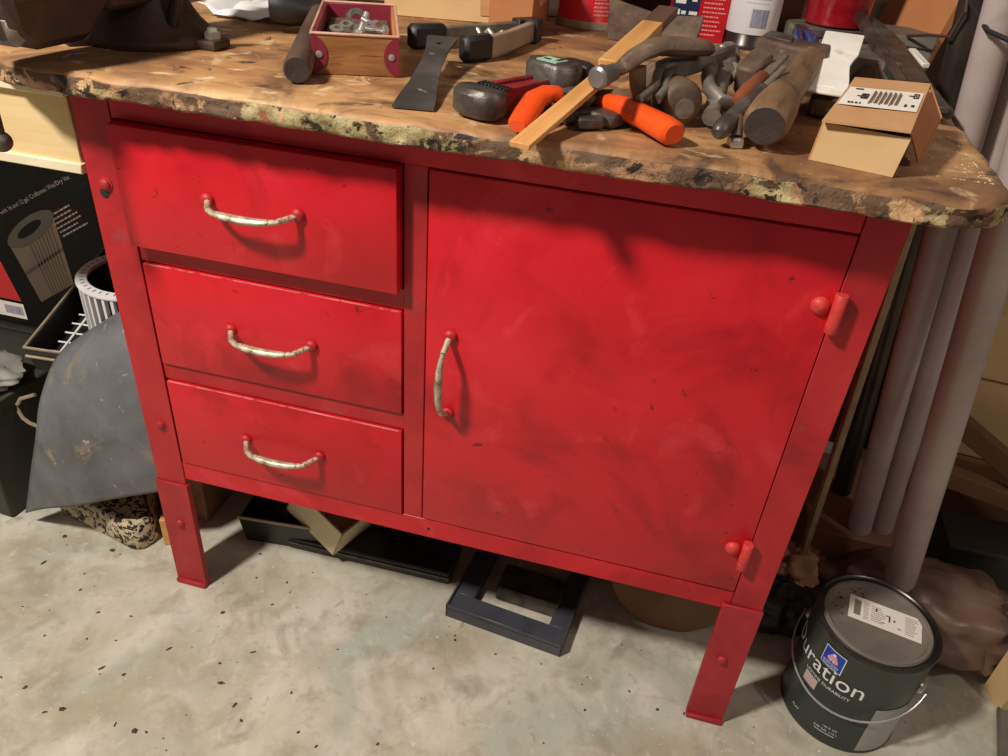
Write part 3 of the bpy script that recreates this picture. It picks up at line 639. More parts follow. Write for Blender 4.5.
MB().prism([(.17, .010), (.24, .012), (.23, .034), (.19, .038)], -.012, .010, .002).build('bracket', rusty, pb)
gc = thing('tool_case', 'small grey tool case lying behind the dark bars', 'case', T(.965, .575, BZ) @ RZ(-14))
MB().box((0, 0, .018), (.085, .10, .036), .003).build('case_body', green_glass, gc); MB().box((0, 0, .044), (.088, .103, .016), .003).build('case_lid', green_glass, gc)
sb = thing('steel_block', 'dark steel block under the leaning bars', 'block', T(.895, .40, BZ) @ RZ(-5)); MB().box((0, 0, .02), (.07, .10, .04), .003).build('block_body', steel_grey, sb)
MB().lathe([(.012, 0), (.012, .006), (.006, .008)], 14, M=T(-.005, -.05, .02) @ RX(90)).build('knob', rusty, sb)

# ------------------------------------------------------------------ goods at the back of the bench
def can(name, label, x, y, z, r, h, mt, lidm, cat='can'):
    t = thing(name, label, cat, T(x, y, z))
    MB().lathe([(r-.003, 0), (r, .001), (r, .006), (r-.0015, .008), (r-.0015, h-.008), (r, h-.006), (r, h)], 40).build('body', mt, t)
    MB().lathe([(r, h), (r, h+.003), (r-.006, h+.003), (r-.008, h-.004), (0, h-.004)], 40).build('lid', lidm, t)
    return t
c1 = can('red_paint_can', 'large red can with a tan bottom rim behind the spring clamp', .487, .640, BZ, .054, .16, can_red, can_rim)
MB().lathe([(.0542, .0005), (.0546, .001), (.0546, .012), (.0542, .0125)], 40, cap=False).build('bottom_rim', tan_rim, c1)
def wrap(vf, r, a0, z, flip=1):
    vs = [(r*math.cos(math.radians(a0)+x/r), r*math.sin(math.radians(a0)+x/r), z+y) for x, y in vf[0]]
    return vs, vf[1]
def wrap_rect(x0, y0, x1, y1, n=10):
    vs = []; fs = []
    for i in range(n+1):
        x = x0+(x1-x0)*i/n; vs += [(x, y0), (x, y1)]
    for i in range(n): fs.append((2*i, 2*i+2, 2*i+3, 2*i+1))
    return vs, fs
MB().add(*wrap(bars(textbars(0, .02, .03, .10, 14, 5)), .0529, 285, 0)).build('label_print', P('pale_red_print', [S(226, 120, 120), S(236, 140, 138)], 20, .5), c1)
MB().add(*wrap(wrap_rect(0, .012, .004, .15), .0531, 318, 0)).build('label_stripe', white_ink, c1)
rb = thing('red_carton', 'red printed carton with navy and blue panel at the back of the bench', 'carton', T(.662, .64, BZ) @ RZ(6))
MB().box((0, 0, .075), (.088, .06, .15), .001).build('body', can_red, rb)
RXF = Matrix(((1, 0, 0, 0), (0, 0, -1, 0), (0, 1, 0, 0), (0, 0, 0, 1)))
def front(parent, name, vf, y, mt): b = MB(); b.add([(x, -y, zz) for x, zz in vf[0]], vf[1]); return b.build(name, mt, parent)
np_ = front(rb, 'navy_panel', bars([(-.044, .0, -.002, .15)]), .0304, navy)
front(np_, 'blue_panel', bars([(-.034, .070, -.002, .15)]), .0308, sky_bl)
front(np_, 'panel_print', bars([(-.040, .052, -.024, .060), (-.015, .056, -.007, .060), (-.036, .036, -.031, .044), (-.029, .037, -.022, .042), (-.017, .037, -.004, .042), (-.042, .018, -.034, .026), (-.028, .084, -.024, .092), (-.014, .078, -.010, .083)]), .0310, white_ink)
front(rb, 'text_lines', bars([r_ for r_ in textbars(.004, .008, .040, .15, 22, 3, .35)]), .0306, P('pink_print', [S(236, 130, 130), S(244, 160, 156)], 20, .5))
wc = can('white_spray_can', 'white label can with a barcode and bare metal base behind the pile', .748, .618, BZ, .0385, .17, can_rim, can_rim)
lb = MB(); lb.lathe([(.0386, .022), (.0389, .0225), (.0389, .16), (.0386, .1605)], 40, cap=False); lbo = lb.build('label', white_pl, wc)
MB().add(*wrap(bars(barcode(0, .032, .026, .058, 4)), .0392, 262, 0)).build('barcode', P('blue_grey_ink', [S(104, 112, 150), S(120, 126, 160)], 20, .5), lbo)
MB().add(*wrap(bars(textbars(0, .064, .040, .13, 12, 8, .3)), .0392, 245, 0)).build('label_print', P('light_grey_ink', [S(190, 180, 178), S(200, 192, 190)], 20, .5), lbo)
db = thing('dark_bottle', 'small dark bottle with an orange cap between the red carton and white can', 'bottle', T(.705, .685, BZ))
MB().lathe([(.018, 0), (.020, .002), (.020, .05), (.016, .058)], 20).build('body', black_pl, db); MB().lathe([(.0165, .058), (.0165, .08), (.012, .09), (0, .092)], 20).build('cap', cardb3, db)
bw = MB().box((0, 0, .05), (.045, .035, .10), .002).build('wood_offcut', P('brown_block_wood', [S(112, 76, 50), S(134, 94, 66)], 8, .7, stretch=(3, 3, .5)), M=T(.807, .672, BZ) @ RZ(8)); tag(bw, 'brown wood offcut standing between the white can and the red jar', 'wood block')
gt = thing('metal_tray', 'long grey metal tray carrying the glossy red jar', 'tray', T(.875, .60, BZ) @ RZ(4))
MB().box((0, 0, .022), (.15, .11, .044), .003).build('tray_body', steel_grey, gt); MB().box((0, -.056, .040), (.152, .004, .012), .001).build('lip', steel, gt)
rj = thing('red_jar', 'glossy deep red jar standing on the metal tray', 'jar', T(.868, .612, BZ+.0445))
MB().lathe([(.040, 0), (.046, .003), (.048, .010), (.046, .016), (.048, .022), (.049, .05), (.049, .10)], 40).build('body', P('deep_red_gloss', [S(132, 14, 26), S(156, 22, 34)], 6, .2, coat=.5), rj)
MB().lathe([(.05, .10), (.05, .12), (0, .121)], 40).build('lid', can_rim, rj)
bp_ = thing('blue_pliers', 'pliers with two dark blue grips lying in front of the metal tray', 'pliers', T(.815, .44, BZ+.034))
for sx in (-1, 1): MB().tube([(sx*.009, -.012, .0), (sx*.0095, -.006, .001), (sx*.010, .02, .004), (sx*.006, .07, .008)], [.005, .0085, .0085, .006], 12).build('grip', bluegrip, bp_)
MB().prism([(-.012, .065), (.012, .065), (.008, .13), (-.008, .13)], .002, .012, .002).build('jaw', steel, bp_)
o = MB().box((0, 0, .013), (.06, .09, .026), .003).build('iron_plate', rusty, M=T(.81, .475, BZ) @ RZ(5)); tag(o, 'brown iron plate under the blue grips', 'block')
bk = thing('angle_bracket', 'bent grey iron bracket behind the stained stick', 'bracket', T(.585, .52, BZ) @ RZ(-8))
MB().prism([(-.050, .0), (-.030, .0), (.030, .034), (.010, .046), (-.055, .058)], -.004, .004, .001, M=RX(90)).build('upright_plate', rusty, bk)
MB().box((.015, .03, .016), (.10, .06, .032), .004).build('base_block', steel, bk)
MB().prism([(.03, .0), (.085, .0), (.09, .05), (.04, .045)], -.004, .004, .001, M=T(0, -.01, 0) @ RX(80)).build('side_plate', rusty, bk)
# cartons and board at the back left
cb1 = thing('flat_carton', 'pale tan carton with wrinkled front behind the parts box', 'carton', T(.262, .56, BZ) @ RZ(12))
MB().box((0, 0, .06), (.185, .09, .12), .002).build('carton_body', cardb2, cb1); MB().prism([(.060, .012), (.078, .012), (.062, .10), (.056, .10)], .0, .0015, 0, M=T(0, -.0455, 0) @ RX(90)).build('tape_crease', cardb, cb1)
cb2 = thing('orange_carton', 'orange brown carton with a pink panel beside the red can', 'carton', T(.391, .545, BZ) @ RZ(4))
MB().box((0, 0, .06), (.066, .19, .12), .0015).build('carton_body', cardb3, cb2); MB().box((.0335, .02, .07), (.0012, .10, .07), 0).build('side_print', P('pink_print_panel', [S(214, 150, 116), S(224, 164, 130)], 10, .7), cb2)
pp = MB(); N_ = 14
vs = []; fs = []
for i in range(N_+1):
    for j in range(9):
        u, v = i/N_, j/8; x = -.02+u*.15+.01*v; y = .30+v*.10+u*.02
        z = .006+.010*noise.noise(Vector((u*5, v*4, 2)))+(.014*(1-u)*max(0, u < .08))+.012*v
        vs.append((x, y, BZ+max(.002, z)))
for i in range(N_):
    for j in range(8): a = i*9+j; fs.append((a, a+9, a+10, a+1))
pp.add(vs, fs); o = pp.build('plastic_sheet', white_pl); tag(o, 'crumpled white plastic sheet behind the vise', 'plastic sheet')
md = o.modifiers.new('thickness', 'SOLIDIFY'); md.thickness = .001
o = MB().box((0, 0, .05), (.30, .05, .10), .002).build('brown_plank', P('plank_brown', [S(84, 58, 40), S(108, 78, 54)], 6, .7, stretch=(.4, 3, 3)), M=T(-.02, .48, BZ) @ RZ(5)); tag(o, 'brown plank standing on edge behind the plastic sheet', 'plank')
# white bracket, leaning board and cable by the pipe
wbk = thing('white_bracket', 'white curved plastic bracket behind the grey tool case', 'bracket', T(.985, .655, BZ))
MB().tube([(-.03, 0, .03), (-.015, 0, .055), (-.003, 0, .085), (.0, 0, .13)], [.010, .010, .010, .010], 8, flat=.4).build('rib', white_pl, wbk)
MB().tube([(.02, 0, .0), (.022, 0, .05), (.032, 0, .10), (.035, 0, .13)], [.010, .012, .012, .010], 8, flat=.4).build('rib', white_pl, wbk)
MB().box((-.005, 0, .012), (.07, .03, .024), .003).build('foot', white_pl, wbk)
OO2 = Vector((1.02, .56, BZ))
lbd = thing('leaning_board', 'tan board leaning at the back corner of the bench beside the dark pipe', 'board', T(*OO2))
panel('board_face', [(.93, .685, BZ), (.995, .56, BZ), (1.06, .58, 1.12), (1.0, .70, 1.12)], .012, cardb3, lbd, OO2)
# ------------------------------------------------------------------ paint can on the floor
pcn = thing('paint_can', 'dark gallon paint can with wire handle on the floor beside the right leg', 'paint can', T(1.077, .088, 0))
R_ = .0825
MB().lathe([(R_-.003, .0), (R_+.0012, .001), (R_+.0012, .004), (R_, .006), (R_, .182), (R_+.0012, .184), (R_+.0018, .187)], 72, cap=False).build('body', can_dark, pcn)
MB().lathe([(R_+.0018, .187), (R_+.0024, .190), (R_+.0018, .193), (R_-.001, .194), (R_-.004, .192), (R_-.005, .189), (R_-.008, .189)], 72, cap=False).build('rim', can_rim, pcn)
ld_ = MB(); ld_.lathe([(R_-.008, .1895), (R_-.010, .1925), (R_-.014, .1925), (R_-.016, .188), (R_-.020, .1865), (0, .1865)], 72, cap=False); ldo = ld_.build('lid', can_lid, pcn)
ls = T(.014, .012, .1869) @ RZ(-12)
lbl = flat_print('lid_label', bars([(-.050, -.023, .048, .023)]), .0004, paper, ldo, ls)
flat_print('lid_label_print', bars(textbars(-.020, -.016, .000, .016, 8, 2, .4)+textbars(.026, -.018, .044, .018, 9, 3, .4)+textbars(-.030, -.018, -.022, .018, 10, 4, .4)), .0008, P('grey_ink', [S(150, 142, 136), S(164, 156, 150)], 20, .5), ldo, ls)
flat_print('lid_label_block', bars([(-.043, -.014, -.034, .016)]), .0008, pale_ink, ldo, ls)
spl = []
for k in range(26):
    a = random.uniform(95, 200); q = random.uniform(.045, .066); x, y = q*math.cos(math.radians(a)), q*math.sin(math.radians(a)); e = random.uniform(.0008, .0024)
    spl.append((x-e, y-e*.6, x+e, y+e*.6))
flat_print('lid_splatter', bars(spl), .1871, ink, ldo)
flat_print('lid_scribble', bars([(.000, .004, .006, .006), (.004, -.006, .006, .004), (.010, -.002, .013, .001), (.016, -.013, .021, -.0115), (-.006, -.012, -.001, -.0105), (-.014, .006, -.012, .012)]), .0008, ink, ldo, ls)
RW = R_+.0004
def on_can(name, vf, a0, z, mt, dr=0): return MB().add(*wrap(vf, RW+dr, a0, z)).build(name, mt, pcn)
on_can('brand_text', text_mesh('Duration', width=.140), 167, .117, white_ink, .0004)
on_can('tagline_text', text_mesh('LIFETIME DURABILITY', width=.072), 205, .1045, white_ink, .0004)
on_can('silver_panel', wrap_rect(0, 0, .060, .098, 16), 280, .006, silver, .0002)
on_can('pink_patch', wrap_rect(0, 0, .024, .020, 8), 206, .082, P('pale_pink_print', [S(190, 170, 164), S(204, 186, 180)], 20, .5), .0002)
on_can('finish_text', text_mesh('FLAT', width=.013), 208, .022, white_ink, .0003)
on_can('volume_text', text_mesh('126 FL OZ', width=.020), 244, .034, white_ink, .0003)
on_can('volume_text', text_mesh('0.98 GAL 3.72 L', width=.034), 236, .026, white_ink, .0003)
on_can('print_rule', wrap_rect(0, 0, .030, .0012, 6), 237, .021, white_ink, .0003)
lg = on_can('logo_border', wrap_rect(0, 0, .033, .034, 8), 215, .141, white_ink, .0002)
lgb = on_can('logo_panel', wrap_rect(.0012, .0012, .0318, .0328, 8), 215, .141, blue, .0005)
def disc(cx_, cy_, rx, ry, n=18):
    return [(cx_+rx*math.cos(2*math.pi*i/n), cy_+ry*math.sin(2*math.pi*i/n)) for i in range(n)], [tuple(range(n))]
vs, fs = [], []
for q in (disc(.0165, .0225, .0055, .0042), disc(.0130, .0165, .0055, .0032), disc(.020, .0160, .0052, .0034), disc(.0165, .019, .008, .0030)):
    k = len(vs); vs += q[0]; fs += [tuple(i+k for i in f) for f in q[1]]
on_can('logo_emblem', (vs, fs), 215, .141, pink, .0009)
on_can('logo_emblem_pour', bars([(.0145, .0245, .0190, .029), (.0130, .0128, .0145, .0165), (.0180, .0125, .0195, .0165)]), 215, .141, white_ink, .0011)
on_can('logo_text', text_mesh('SHERWIN', width=.024), 217.5, .1475, white_ink, .0009)
on_can('logo_text', text_mesh('WILLIAMS.', width=.024), 217.5, .1432, white_ink, .0009)
ea = math.radians(328); 
for a in (ea, ea+math.pi):
    MB().lathe([(.0105, 0), (.0100, .003), (.007, .006), (0, .0072)], 18, M=T(R_*math.cos(a), R_*math.sin(a), .130) @ RZ(math.degrees(a)) @ RY(90)).build('handle_ear', zinc, pcn)
bp = []
for i in range(25):
    t = math.pi*i/24; a0 = ea; u = Vector((math.cos(a0), math.sin(a0), 0)); vv = Vector((u.y, -u.x, 0))
    q = u*math.cos(t)*(R_+.010)+vv*math.sin(t)*(R_+.0085); bp.append((q.x, q.y, .124-.046*math.sin(t)))
MB().tube([tuple(Vector(bp[0])+Vector((0, 0, .006)))]+bp+[tuple(Vector(bp[-1])+Vector((0, 0, .006)))], .0017, 8).build('wire_handle', P('handle_wire', [S(190, 190, 192), S(214, 214, 216)], 20, .3, .8), pcn)

# ------------------------------------------------------------------ poles leaning at the bench end
def pole(name, label, A, B, r, mt, cat, seg=20, grp=None, wall=.004):
    F_ = FR(A, B, up=(0, 1, .01)); ln = L(A, B)
    m = MB(); m.lathe([(r-wall, 0), (r, 0), (r, ln), (r-wall, ln), (r-wall, 0)], seg, M=RY(90), cap=False)
    o = m.build(name, mt, M=F_); tag(o, label, cat, grp); return o
def ext(A, B, z):  # extend the line A-B to height z
    A = Vector(A); B = Vector(B); t = (z-A.z)/(B.z-A.z); return tuple(A+(B-A)*t)
pole('grey_tube', 'grey plastic tube leaning nearest the dark pipe', (1.107, .36, .128), ext((1.107, .36, .165), (1.026, .30, .695), 1.22), .0195, tube_m, 'tube', grp='leaning grey tubes')
pole('grey_tube', 'grey plastic tube leaning between the two other grey tubes', (1.146, .375, .128), ext((1.146, .375, .128), (1.064, .318, .705), 1.22), .0190, tube_m, 'tube', grp='leaning grey tubes')
pole('grey_tube', 'thicker grey tube leaning frontmost behind the paint can', (1.170, .245, .004), ext((1.170, .245, .004), (1.070, .235, .720), 1.22), .0235, tube_m, 'tube', grp='leaning grey tubes')
pole('dark_pipe', 'dark bronze pipe leaning against the end of the bench top', (1.088, .455, .1285), ext((1.088, .455, .1285), (1.0165, .45, .81), 1.22), .0165, pipe_m, 'pipe')
F_ = FR((1.018, .305, .098), (.966, .245, .800), up=(0, 1, 0)); lt = MB().box((.352, 0, 0), (.704, .010, .020), .0015).build('wood_lath', lath_m, M=F_); tag(lt, 'thin weathered wood lath leaning beside the cabinet', 'lath')
cbl = MB(); cbl.tube([(.960, .45, 1.02), (.966, .40, .985), (.968, .32, .948), (.974, .25, .930), (.990, .222, .926), (1.015, .198, .935), (1.05, .185, .96), (1.09, .18, 1.0)], .0028, 8); o = cbl.build('black_cable', black_rub); tag(o, 'black cable looped in front of the dark pipe', 'cable')
cbl = MB(); cbl.tube([(.955, .52, .885), (.972, .47, .895), (.985, .43, .90), (.992, .425, .93), (.985, .43, .97)], .002, 8); o = cbl.build('thin_wire', P('brown_wire', [S(70, 50, 40), S(84, 62, 50)], 10, .5)); tag(o, 'thin brown wire hanging on the leaning board', 'wire')
# low carton the tubes stand on, crumpled paper, plastic bag
lc = thing('low_carton', 'low dark brown carton carrying the grey tubes', 'carton', T(1.115, .45, 0)); MB().box((0, 0, .0635), (.19, .24, .127), .003).build('carton_body', cardb_d, lc)
def lump(name, label, cat, c, size, mt, seed, rough=.25, fr=2.2):
    b = bmesh.new(); bmesh.ops.create_icosphere(b, subdivisions=4, radius=1)
    for v in b.verts:
        q = v.co*fr+Vector((seed, seed*.7, 0)); k = 1+rough*noise.noise(q)+rough*.6*abs(noise.noise(q*2.3))+rough*.25*noise.noise(q*5)
        v.co = Vector((v.co.x*k*size[0], v.co.y*k*size[1], max(-.92, v.co.z*k)*size[2]))
    z0 = min(v.co.z for v in b.verts)
    for v in b.verts: v.co.z -= z0
    m = MB(); m.bm(b); o = m.build(name, mt, M=T(*c), angle=60); tag(o, label, cat); return o
lump('plastic_bag', 'dusty brown crumpled plastic bag slumped behind the paint can', 'bag', (1.215, .262, 0), (.150, .085, .072), plastic_bag, 3.1, .30, 2.6)
lump('crumpled_paper', 'crumpled brown paper on the floor at the foot of the wood lath', 'paper', (1.015, .31, 0), (.055, .05, .045), P('kraft_paper', [S(150, 106, 78), S(184, 138, 106)], 14, .8, bump=.4), 7.7, .5, 3)
lump('black_sack', 'black rubbish sack between the cabinet and the paint can', 'sack', (.985, .215, 0), (.05, .04, .05), black_rub, 1.3, .3)
# boxes and timber in the right background
bgp = thing('tan_carton', 'large tan carton standing in the right background', 'carton', T(1.46, .64, .0) @ RZ(-6))
MB().box((0, 0, .31), (.42, .10, .30), .003).build('carton_body', cardb2, bgp); MB().box((0, .0, .08), (.42, .12, .158), .003).build('carton_base', cardb_d, bgp)
flat = MB().box((-.02, -.051, .33), (.42, .0015, .003), 0).build('seam', cardb_d, bgp)
for i, (A, B, nm, lb_, mt) in enumerate((((1.20, .50, .19), (1.62, .46, .13), 'timber_rail', 'low brown timber rail in front of the tan carton', cardb_d), ((1.22, .52, .30), (1.47, .47, .16), 'timber_offcut', 'dim timber offcut leaning in front of the tan carton', brown_disc))):
    F_ = FR(A, B); o = MB().box((L(A, B)/2, 0, 0), (L(A, B), .03, .035), .002).build(nm, mt, M=F_); tag(o, lb_, 'timber')
bb = thing('dark_cavity_tote', 'black tote added to stand in for the dark cavity right of the grey tubes', 'tote', T(1.43, .41, 0)); MB().box((0, 0, .062), (.34, .09, .124), .006).build('tote_body', black_pl, bb); MB().box((0, 0, .126), (.35, .10, .012), .003).build('tote_lid', black_pl, bb)  # black box put in to give the cavity its darkness
tl_ = MB().box((0, 0, .09), (.035, .05, .18), .002).build('timber_post', cardb2, M=T(1.338, .170, 0) @ RZ(12)); tag(tl_, 'short pale timber post at the right edge behind the paint can', 'timber')
tl_ = MB().box((0, 0, .006), (.09, .24, .012), .002).build('grey_board', P('grey_painted_board', [S(96, 90, 84), S(120, 114, 106)], 8, .7, bump=.1), M=T(1.345, .045, 0) @ RZ(-14)); tag(tl_, 'flat grey board on the floor at the right edge', 'board')

# ------------------------------------------------------------------ under the cabinet
bn = thing('black_bin', 'shallow black bin with a tan wire rim under the drawers', 'bin', T(.115, .22, 0) @ RZ(6))
m = MB(); m.lathe([(.0, .002), (1, .002), (1.08, 1)], 4, cap=False)
for v in range(len(m.v)):
    x, y, z = m.v[v]; m.v[v] = ((x-y)*.068, (x+y)*.068*1.45, z*.06)
m.box((0, 0, .002), (.12, .18, .004), 0); m.build('bin_body', black_pl, bn)
rp_ = [(-.073, -.106, .061), (.073, -.106, .061), (.073, .106, .061), (-.073, .106, .061)]
MB().tube(rp_, .0035, 8, closed=True).build('wire_rim', tan_rim, bn)
MB().box((.0, -.02, .028), (.07, .10, .05), .008).build('crumpled_liner', black_rub, bn)
fb = thing('black_flat_case', 'long flat black case lying on the floor under the drawers', 'case', T(.285, .165, 0) @ RZ(1))
MB().box((0, 0, .014), (.30, .085, .027), .003).build('case_body', black_pl, fb); MB().box((0, -.0435, .017), (.298, .003, .003), 0).build('case_seam', steel, fb)
cm = T(.232, .102, .0285) @ RZ(-20) @ RY(22)
cp = thing('cream_box', 'cream plastic box standing corner first on the flat black case', 'box', cm)
MB().box((-.060, .045, .035), (.12, .004, .07), .001, M=T(0, -.043, 0)).build('box_side', cream_pl, cp)
MB().box((-.002, .055, .035), (.004, .11, .07), .001).build('box_side', cream_pl, cp); MB().box((-.118, .055, .035), (.004, .11, .07), .001).build('box_side', cream_pl, cp)
MB().box((-.06, .108, .035), (.12, .004, .07), .001).build('box_side', cream_pl, cp); MB().box((-.06, .055, .002), (.116, .106, .004), 0).build('box_bottom', cream_pl, cp)
fm = thing('u_bracket', 'black steel U shaped bracket sticking out from under the cabinet door', 'frame', T(.549, .050, 0) @ RZ(-6.5))
def channel(nm, x0, y0, x1, y1, lip):
    m = MB(); m.box(((x0+x1)/2, (y0+y1)/2, .0215), (x1-x0, y1-y0, .003), .0006)
    for q in lip:
        m.box(q[:3], q[3:], .0008)
    m.build(nm, navy_metal, fm)
channel('front_bar', -.100, 0, .100, .036, [(0, .0015, .014, .200, .003, .028)])
channel('side_bar', -.100, .036, -.065, .25, [(-.0985, .125, .014, .003, .25, .028), (-.0665, .143, .012, .003, .214, .02)])
channel('side_bar', .068, .036, .100, .25, [(.0985, .125, .014, .003, .25, .028), (.0695, .143, .012, .003, .214, .02)])
o = MB().box((0, 0, .016), (.11, .06, .032), .003).build('dark_block', steel, M=T(.577, .145, 0) @ RZ(-5)); tag(o, 'dark metal block lying inside the black U shaped bracket', 'block')
bc = thing('dark_fill_crate', 'black crate added to fill the dark space under the cabinet', 'crate', T(.53, .36, 0)); MB().box((0, 0, .09), (.42, .16, .18), .004).build('crate_body', black_pl, bc); MB().box((0, -.081, .165), (.43, .006, .02), .002).build('crate_lip', black_pl, bc)  # crate added so the space behind the bracket reads as dark
o = MB().lathe([(.105, 0), (.105, .006)], 56).build('pressed_board_disc', brown_disc, M=T(.805, .165, .1055) @ RX(82)); tag(o, 'round brown pressed board disc standing under the right side of the cabinet', 'disc')

# ------------------------------------------------------------------ left side
dc = thing('oak_drawer_unit', 'light oak drawer unit hung under the bench left of the red cabinet', 'drawer unit', T(-.178, .006, .697))
MB().box((0, .009, .050), (.335, .016, .078), .001).build('drawer_front', ltwood, dc)
MB().box((0, .005, .0965), (.340, .024, .013), .001).build('top_strip', cream, dc); MB().box((0, .005, .006), (.340, .020, .012), .001).build('bottom_strip', cream, dc)
MB().box((0, .20, .05), (.33, .36, .10), .001).build('drawer_box', cardb_d, dc)
FM = T(-.5, .385, .1655)
fbx = thing('filter_carton', 'black carton printed with a vacuum filter picture under the oak drawer', 'carton', FM)
MB().box((0, .11, .20), (.52, .22, .40), .002).build('carton_body', blackbox, fbx)
def on_box(nm, vf, lift, mt, tilt=0, at=(0, 0)):
    c, s_ = math.cos(math.radians(tilt)), math.sin(math.radians(tilt))
    b = MB(); b.add([(at[0]+x*c-y*s_, -lift, at[1]+x*s_+y*c) for x, y in vf[0]], vf[1]); return b.build(nm, mt, fbx)
FQ = [Vector((-.069, .185)), Vector((.053, .275)), Vector((.060, .126)), Vector((-.032, .067))]
def fq(a, b): return tuple((FQ[0]*(1-a)+FQ[1]*a)*(1-b)+(FQ[3]*(1-a)+FQ[2]*a)*b)
def fquads(rects):
    vs = []; fs = []
    for a0, b0, a1, b1 in rects:
        k = len(vs); vs += [fq(a0, b0), fq(a1, b0), fq(a1, b1), fq(a0, b1)]; fs.append((k, k+1, k+2, k+3))
    return vs, fs
on_box('filter_picture', fquads([(0, 0, 1, 1)]), .0005, filt)
on_box('filter_pleats', fquads([(.36+k*.075, .02, .385+k*.075, .99) for k in range(8)]+[(0, .47, 1, .52)]), .0008, filt_d)
on_box('filter_picture_end', disc(0, 0, .077, .021, 32), .0011, P('filter_end_print', [S(58, 52, 46), S(70, 62, 54)], 9, .6), 36, (-.008, .230)); on_box('filter_picture_hole', disc(0, 0, .040, .009, 24), .0014, blackbox, 36, (-.010, .230))
on_box('carton_text', text_mesh('with 16 and 12 gal. Craftsman Wet/Dry Vac', width=.205), .0006, pale_ink, 29, (-.066, .250))
on_box('carton_small_print', bars(textbars(0, 0, .075, .05, 6, 9, .35)), .0006, pale_ink, 31, (.066, .225))
on_box('red_corner', ([(-.26, .058), (-.082, .058), (-.104, .145), (-.26, .20)], [(0, 1, 2, 3)]), .0006, can_red)
on_box('barcode_label', bars([(-.155, .016, -.080, .052)]), .0012, paper); on_box('barcode_bars', bars(barcode(-.128, .024, -.086, .044, 6)), .0015, P('blue_ink', [S(92, 104, 140), S(110, 120, 150)], 20, .5))
tt = thing('storage_tote', 'black plastic storage tote carrying the filter carton', 'tote', T(-.5, .50, 0))
MB().box((0, 0, .075), (.50, .23, .149), .006).build('tote_body', black_pl, tt); MB().box((0, 0, .157), (.53, .25, .014), .004).build('tote_lid', black_pl, tt)
# blower wheel
bwz = thing('blower_wheel', 'white rimmed squirrel cage blower wheel behind the left post', 'blower wheel', T(-.160, .243, .330))
MB().lathe([(.080, .098), (.097, .098), (.098, .101), (.097, .104), (.080, .104), (.080, .098)], 56, cap=False).build('top_ring', white_pl, bwz)
MB().lathe([(.080, 0), (.097, 0), (.097, .004), (.080, .004), (.080, 0)], 56, cap=False).build('bottom_ring', white_pl, bwz)
vm = MB().box((.0915, 0, .051), (.008, .0050, .095), 0).mesh('vane', white_pl)
for k in range(40):
    o = bpy.data.objects.new('vane', vm); COL.objects.link(o); o.parent = bwz; o.rotation_euler = (0, 0, 2*math.pi*k/40)
nt_ = MB()
for k in range(44): nt_.box((.088, 0, .1045), (.006, .0012, .001), 0, M=RZ(k*360/44+3))
nt_.build('ring_notches', steel_grey, bwz)
MB().lathe([(.030, .0), (.086, .0), (.086, .095), (.084, .095), (.084, .004), (.03, .004)], 40, cap=False).build('inner_drum', black_pl, bwz); MB().lathe([(.018, 0), (.018, .06), (0, .062)], 20).build('hub', steel_grey, bwz)
# tilted pan with wire rack
PA, PB = Vector((-.286, .098, .338)), Vector((-.306, .300, .394))
pf = FR(PA, PB); pn = thing('roasting_pan', 'black pan with tan wire rim tilted in front of the filter carton', 'pan', pf)
ln = (PB-PA).length+.05; wd = .225; dp = .050
MB().box((ln/2, -wd/2, -dp), (ln, wd, .003), 0).build('pan_base', black_pl, pn)
for c, d in (((ln/2, 0, -dp/2), (ln, .003, dp)), ((ln/2, -wd, -dp/2), (ln, .003, dp)), ((0, -wd/2, -dp/2), (.003, wd, dp)), ((ln, -wd/2, -dp/2), (.003, wd, dp))): MB().box(c, d, 0).build('pan_wall', black_pl, pn)
MB().tube([(0, 0, .002), (ln, 0, .002), (ln, -wd, .002), (0, -wd, .002)], .0030, 8, closed=True).build('rim_wire', tan_rim, pn)
MB().tube([(-.004, .002, -.014), (-.004, -wd, -.016)], .0025, 8).build('lower_wire', tan_rim, pn)
rk = thing('wire_rack', 'white coated wire rack lying in the black pan', 'rack', pf @ T(.0, 0, -.024))
for k in range(8): MB().tube([(.022+k*.022, -.022, 0), (.022+k*.022, -.125, 0)], .0016, 6).build('wire', white_pl, rk)
for y in (-.040, -.120): MB().tube([(.016, y, .002), (.182, y, .002)], .0018, 6).build('edge_wire', white_pl, rk)
# rubber mat draped over a carton
Lc = [(-.205, .150, .350), (-.214, .115, .350), (-.228, .085, .325), (-.240, .058, .275), (-.257, .045, .21), (-.285, .036, .125), (-.318, .028, .03)]
Rc = [(-.02, .17, .450), (-.014, .13, .445), (-.012, .10, .42), (-.012, .075, .35), (-.012, .058, .27), (-.016, .05, .21), (-.028, .046, .152)]
def cr_(P4, t):
    n = len(P4)-1; x = t*n; i = min(int(x), n-1); f = x-i
    g = lambda k: Vector(P4[max(0, min(n, k))])
    a, b, c, d = g(i-1), g(i), g(i+1), g(i+2)
    return .5*((2*b)+(-a+c)*f+(2*a-5*b+4*c-d)*f*f+(-a+3*b-3*c+d)*f**3)
m = MB(); nu, nv = 20, 36; vs = []; fs = []
for j in range(nv+1):
    for i in range(nu+1):
        u, v = i/nu, j/nv; p_ = cr_(Lc, v)*(1-u)+cr_(Rc, v)*u; k = math.sin(u*math.pi)
        p_ += Vector((0, -.028*k*(.4+.6*v), .022*k*(1-v)+.020*k*max(0, v-.75)*4)); p_ += Vector((0, .004*noise.noise(Vector((u*3, v*4, 0))), .003*noise.noise(Vector((u*3, v*4, 5)))))
        vs.append(p_)
for j in range(nv):
    for i in range(nu): a = j*(nu+1)+i; fs.append((a, a+1, a+nu+2, a+nu+1))
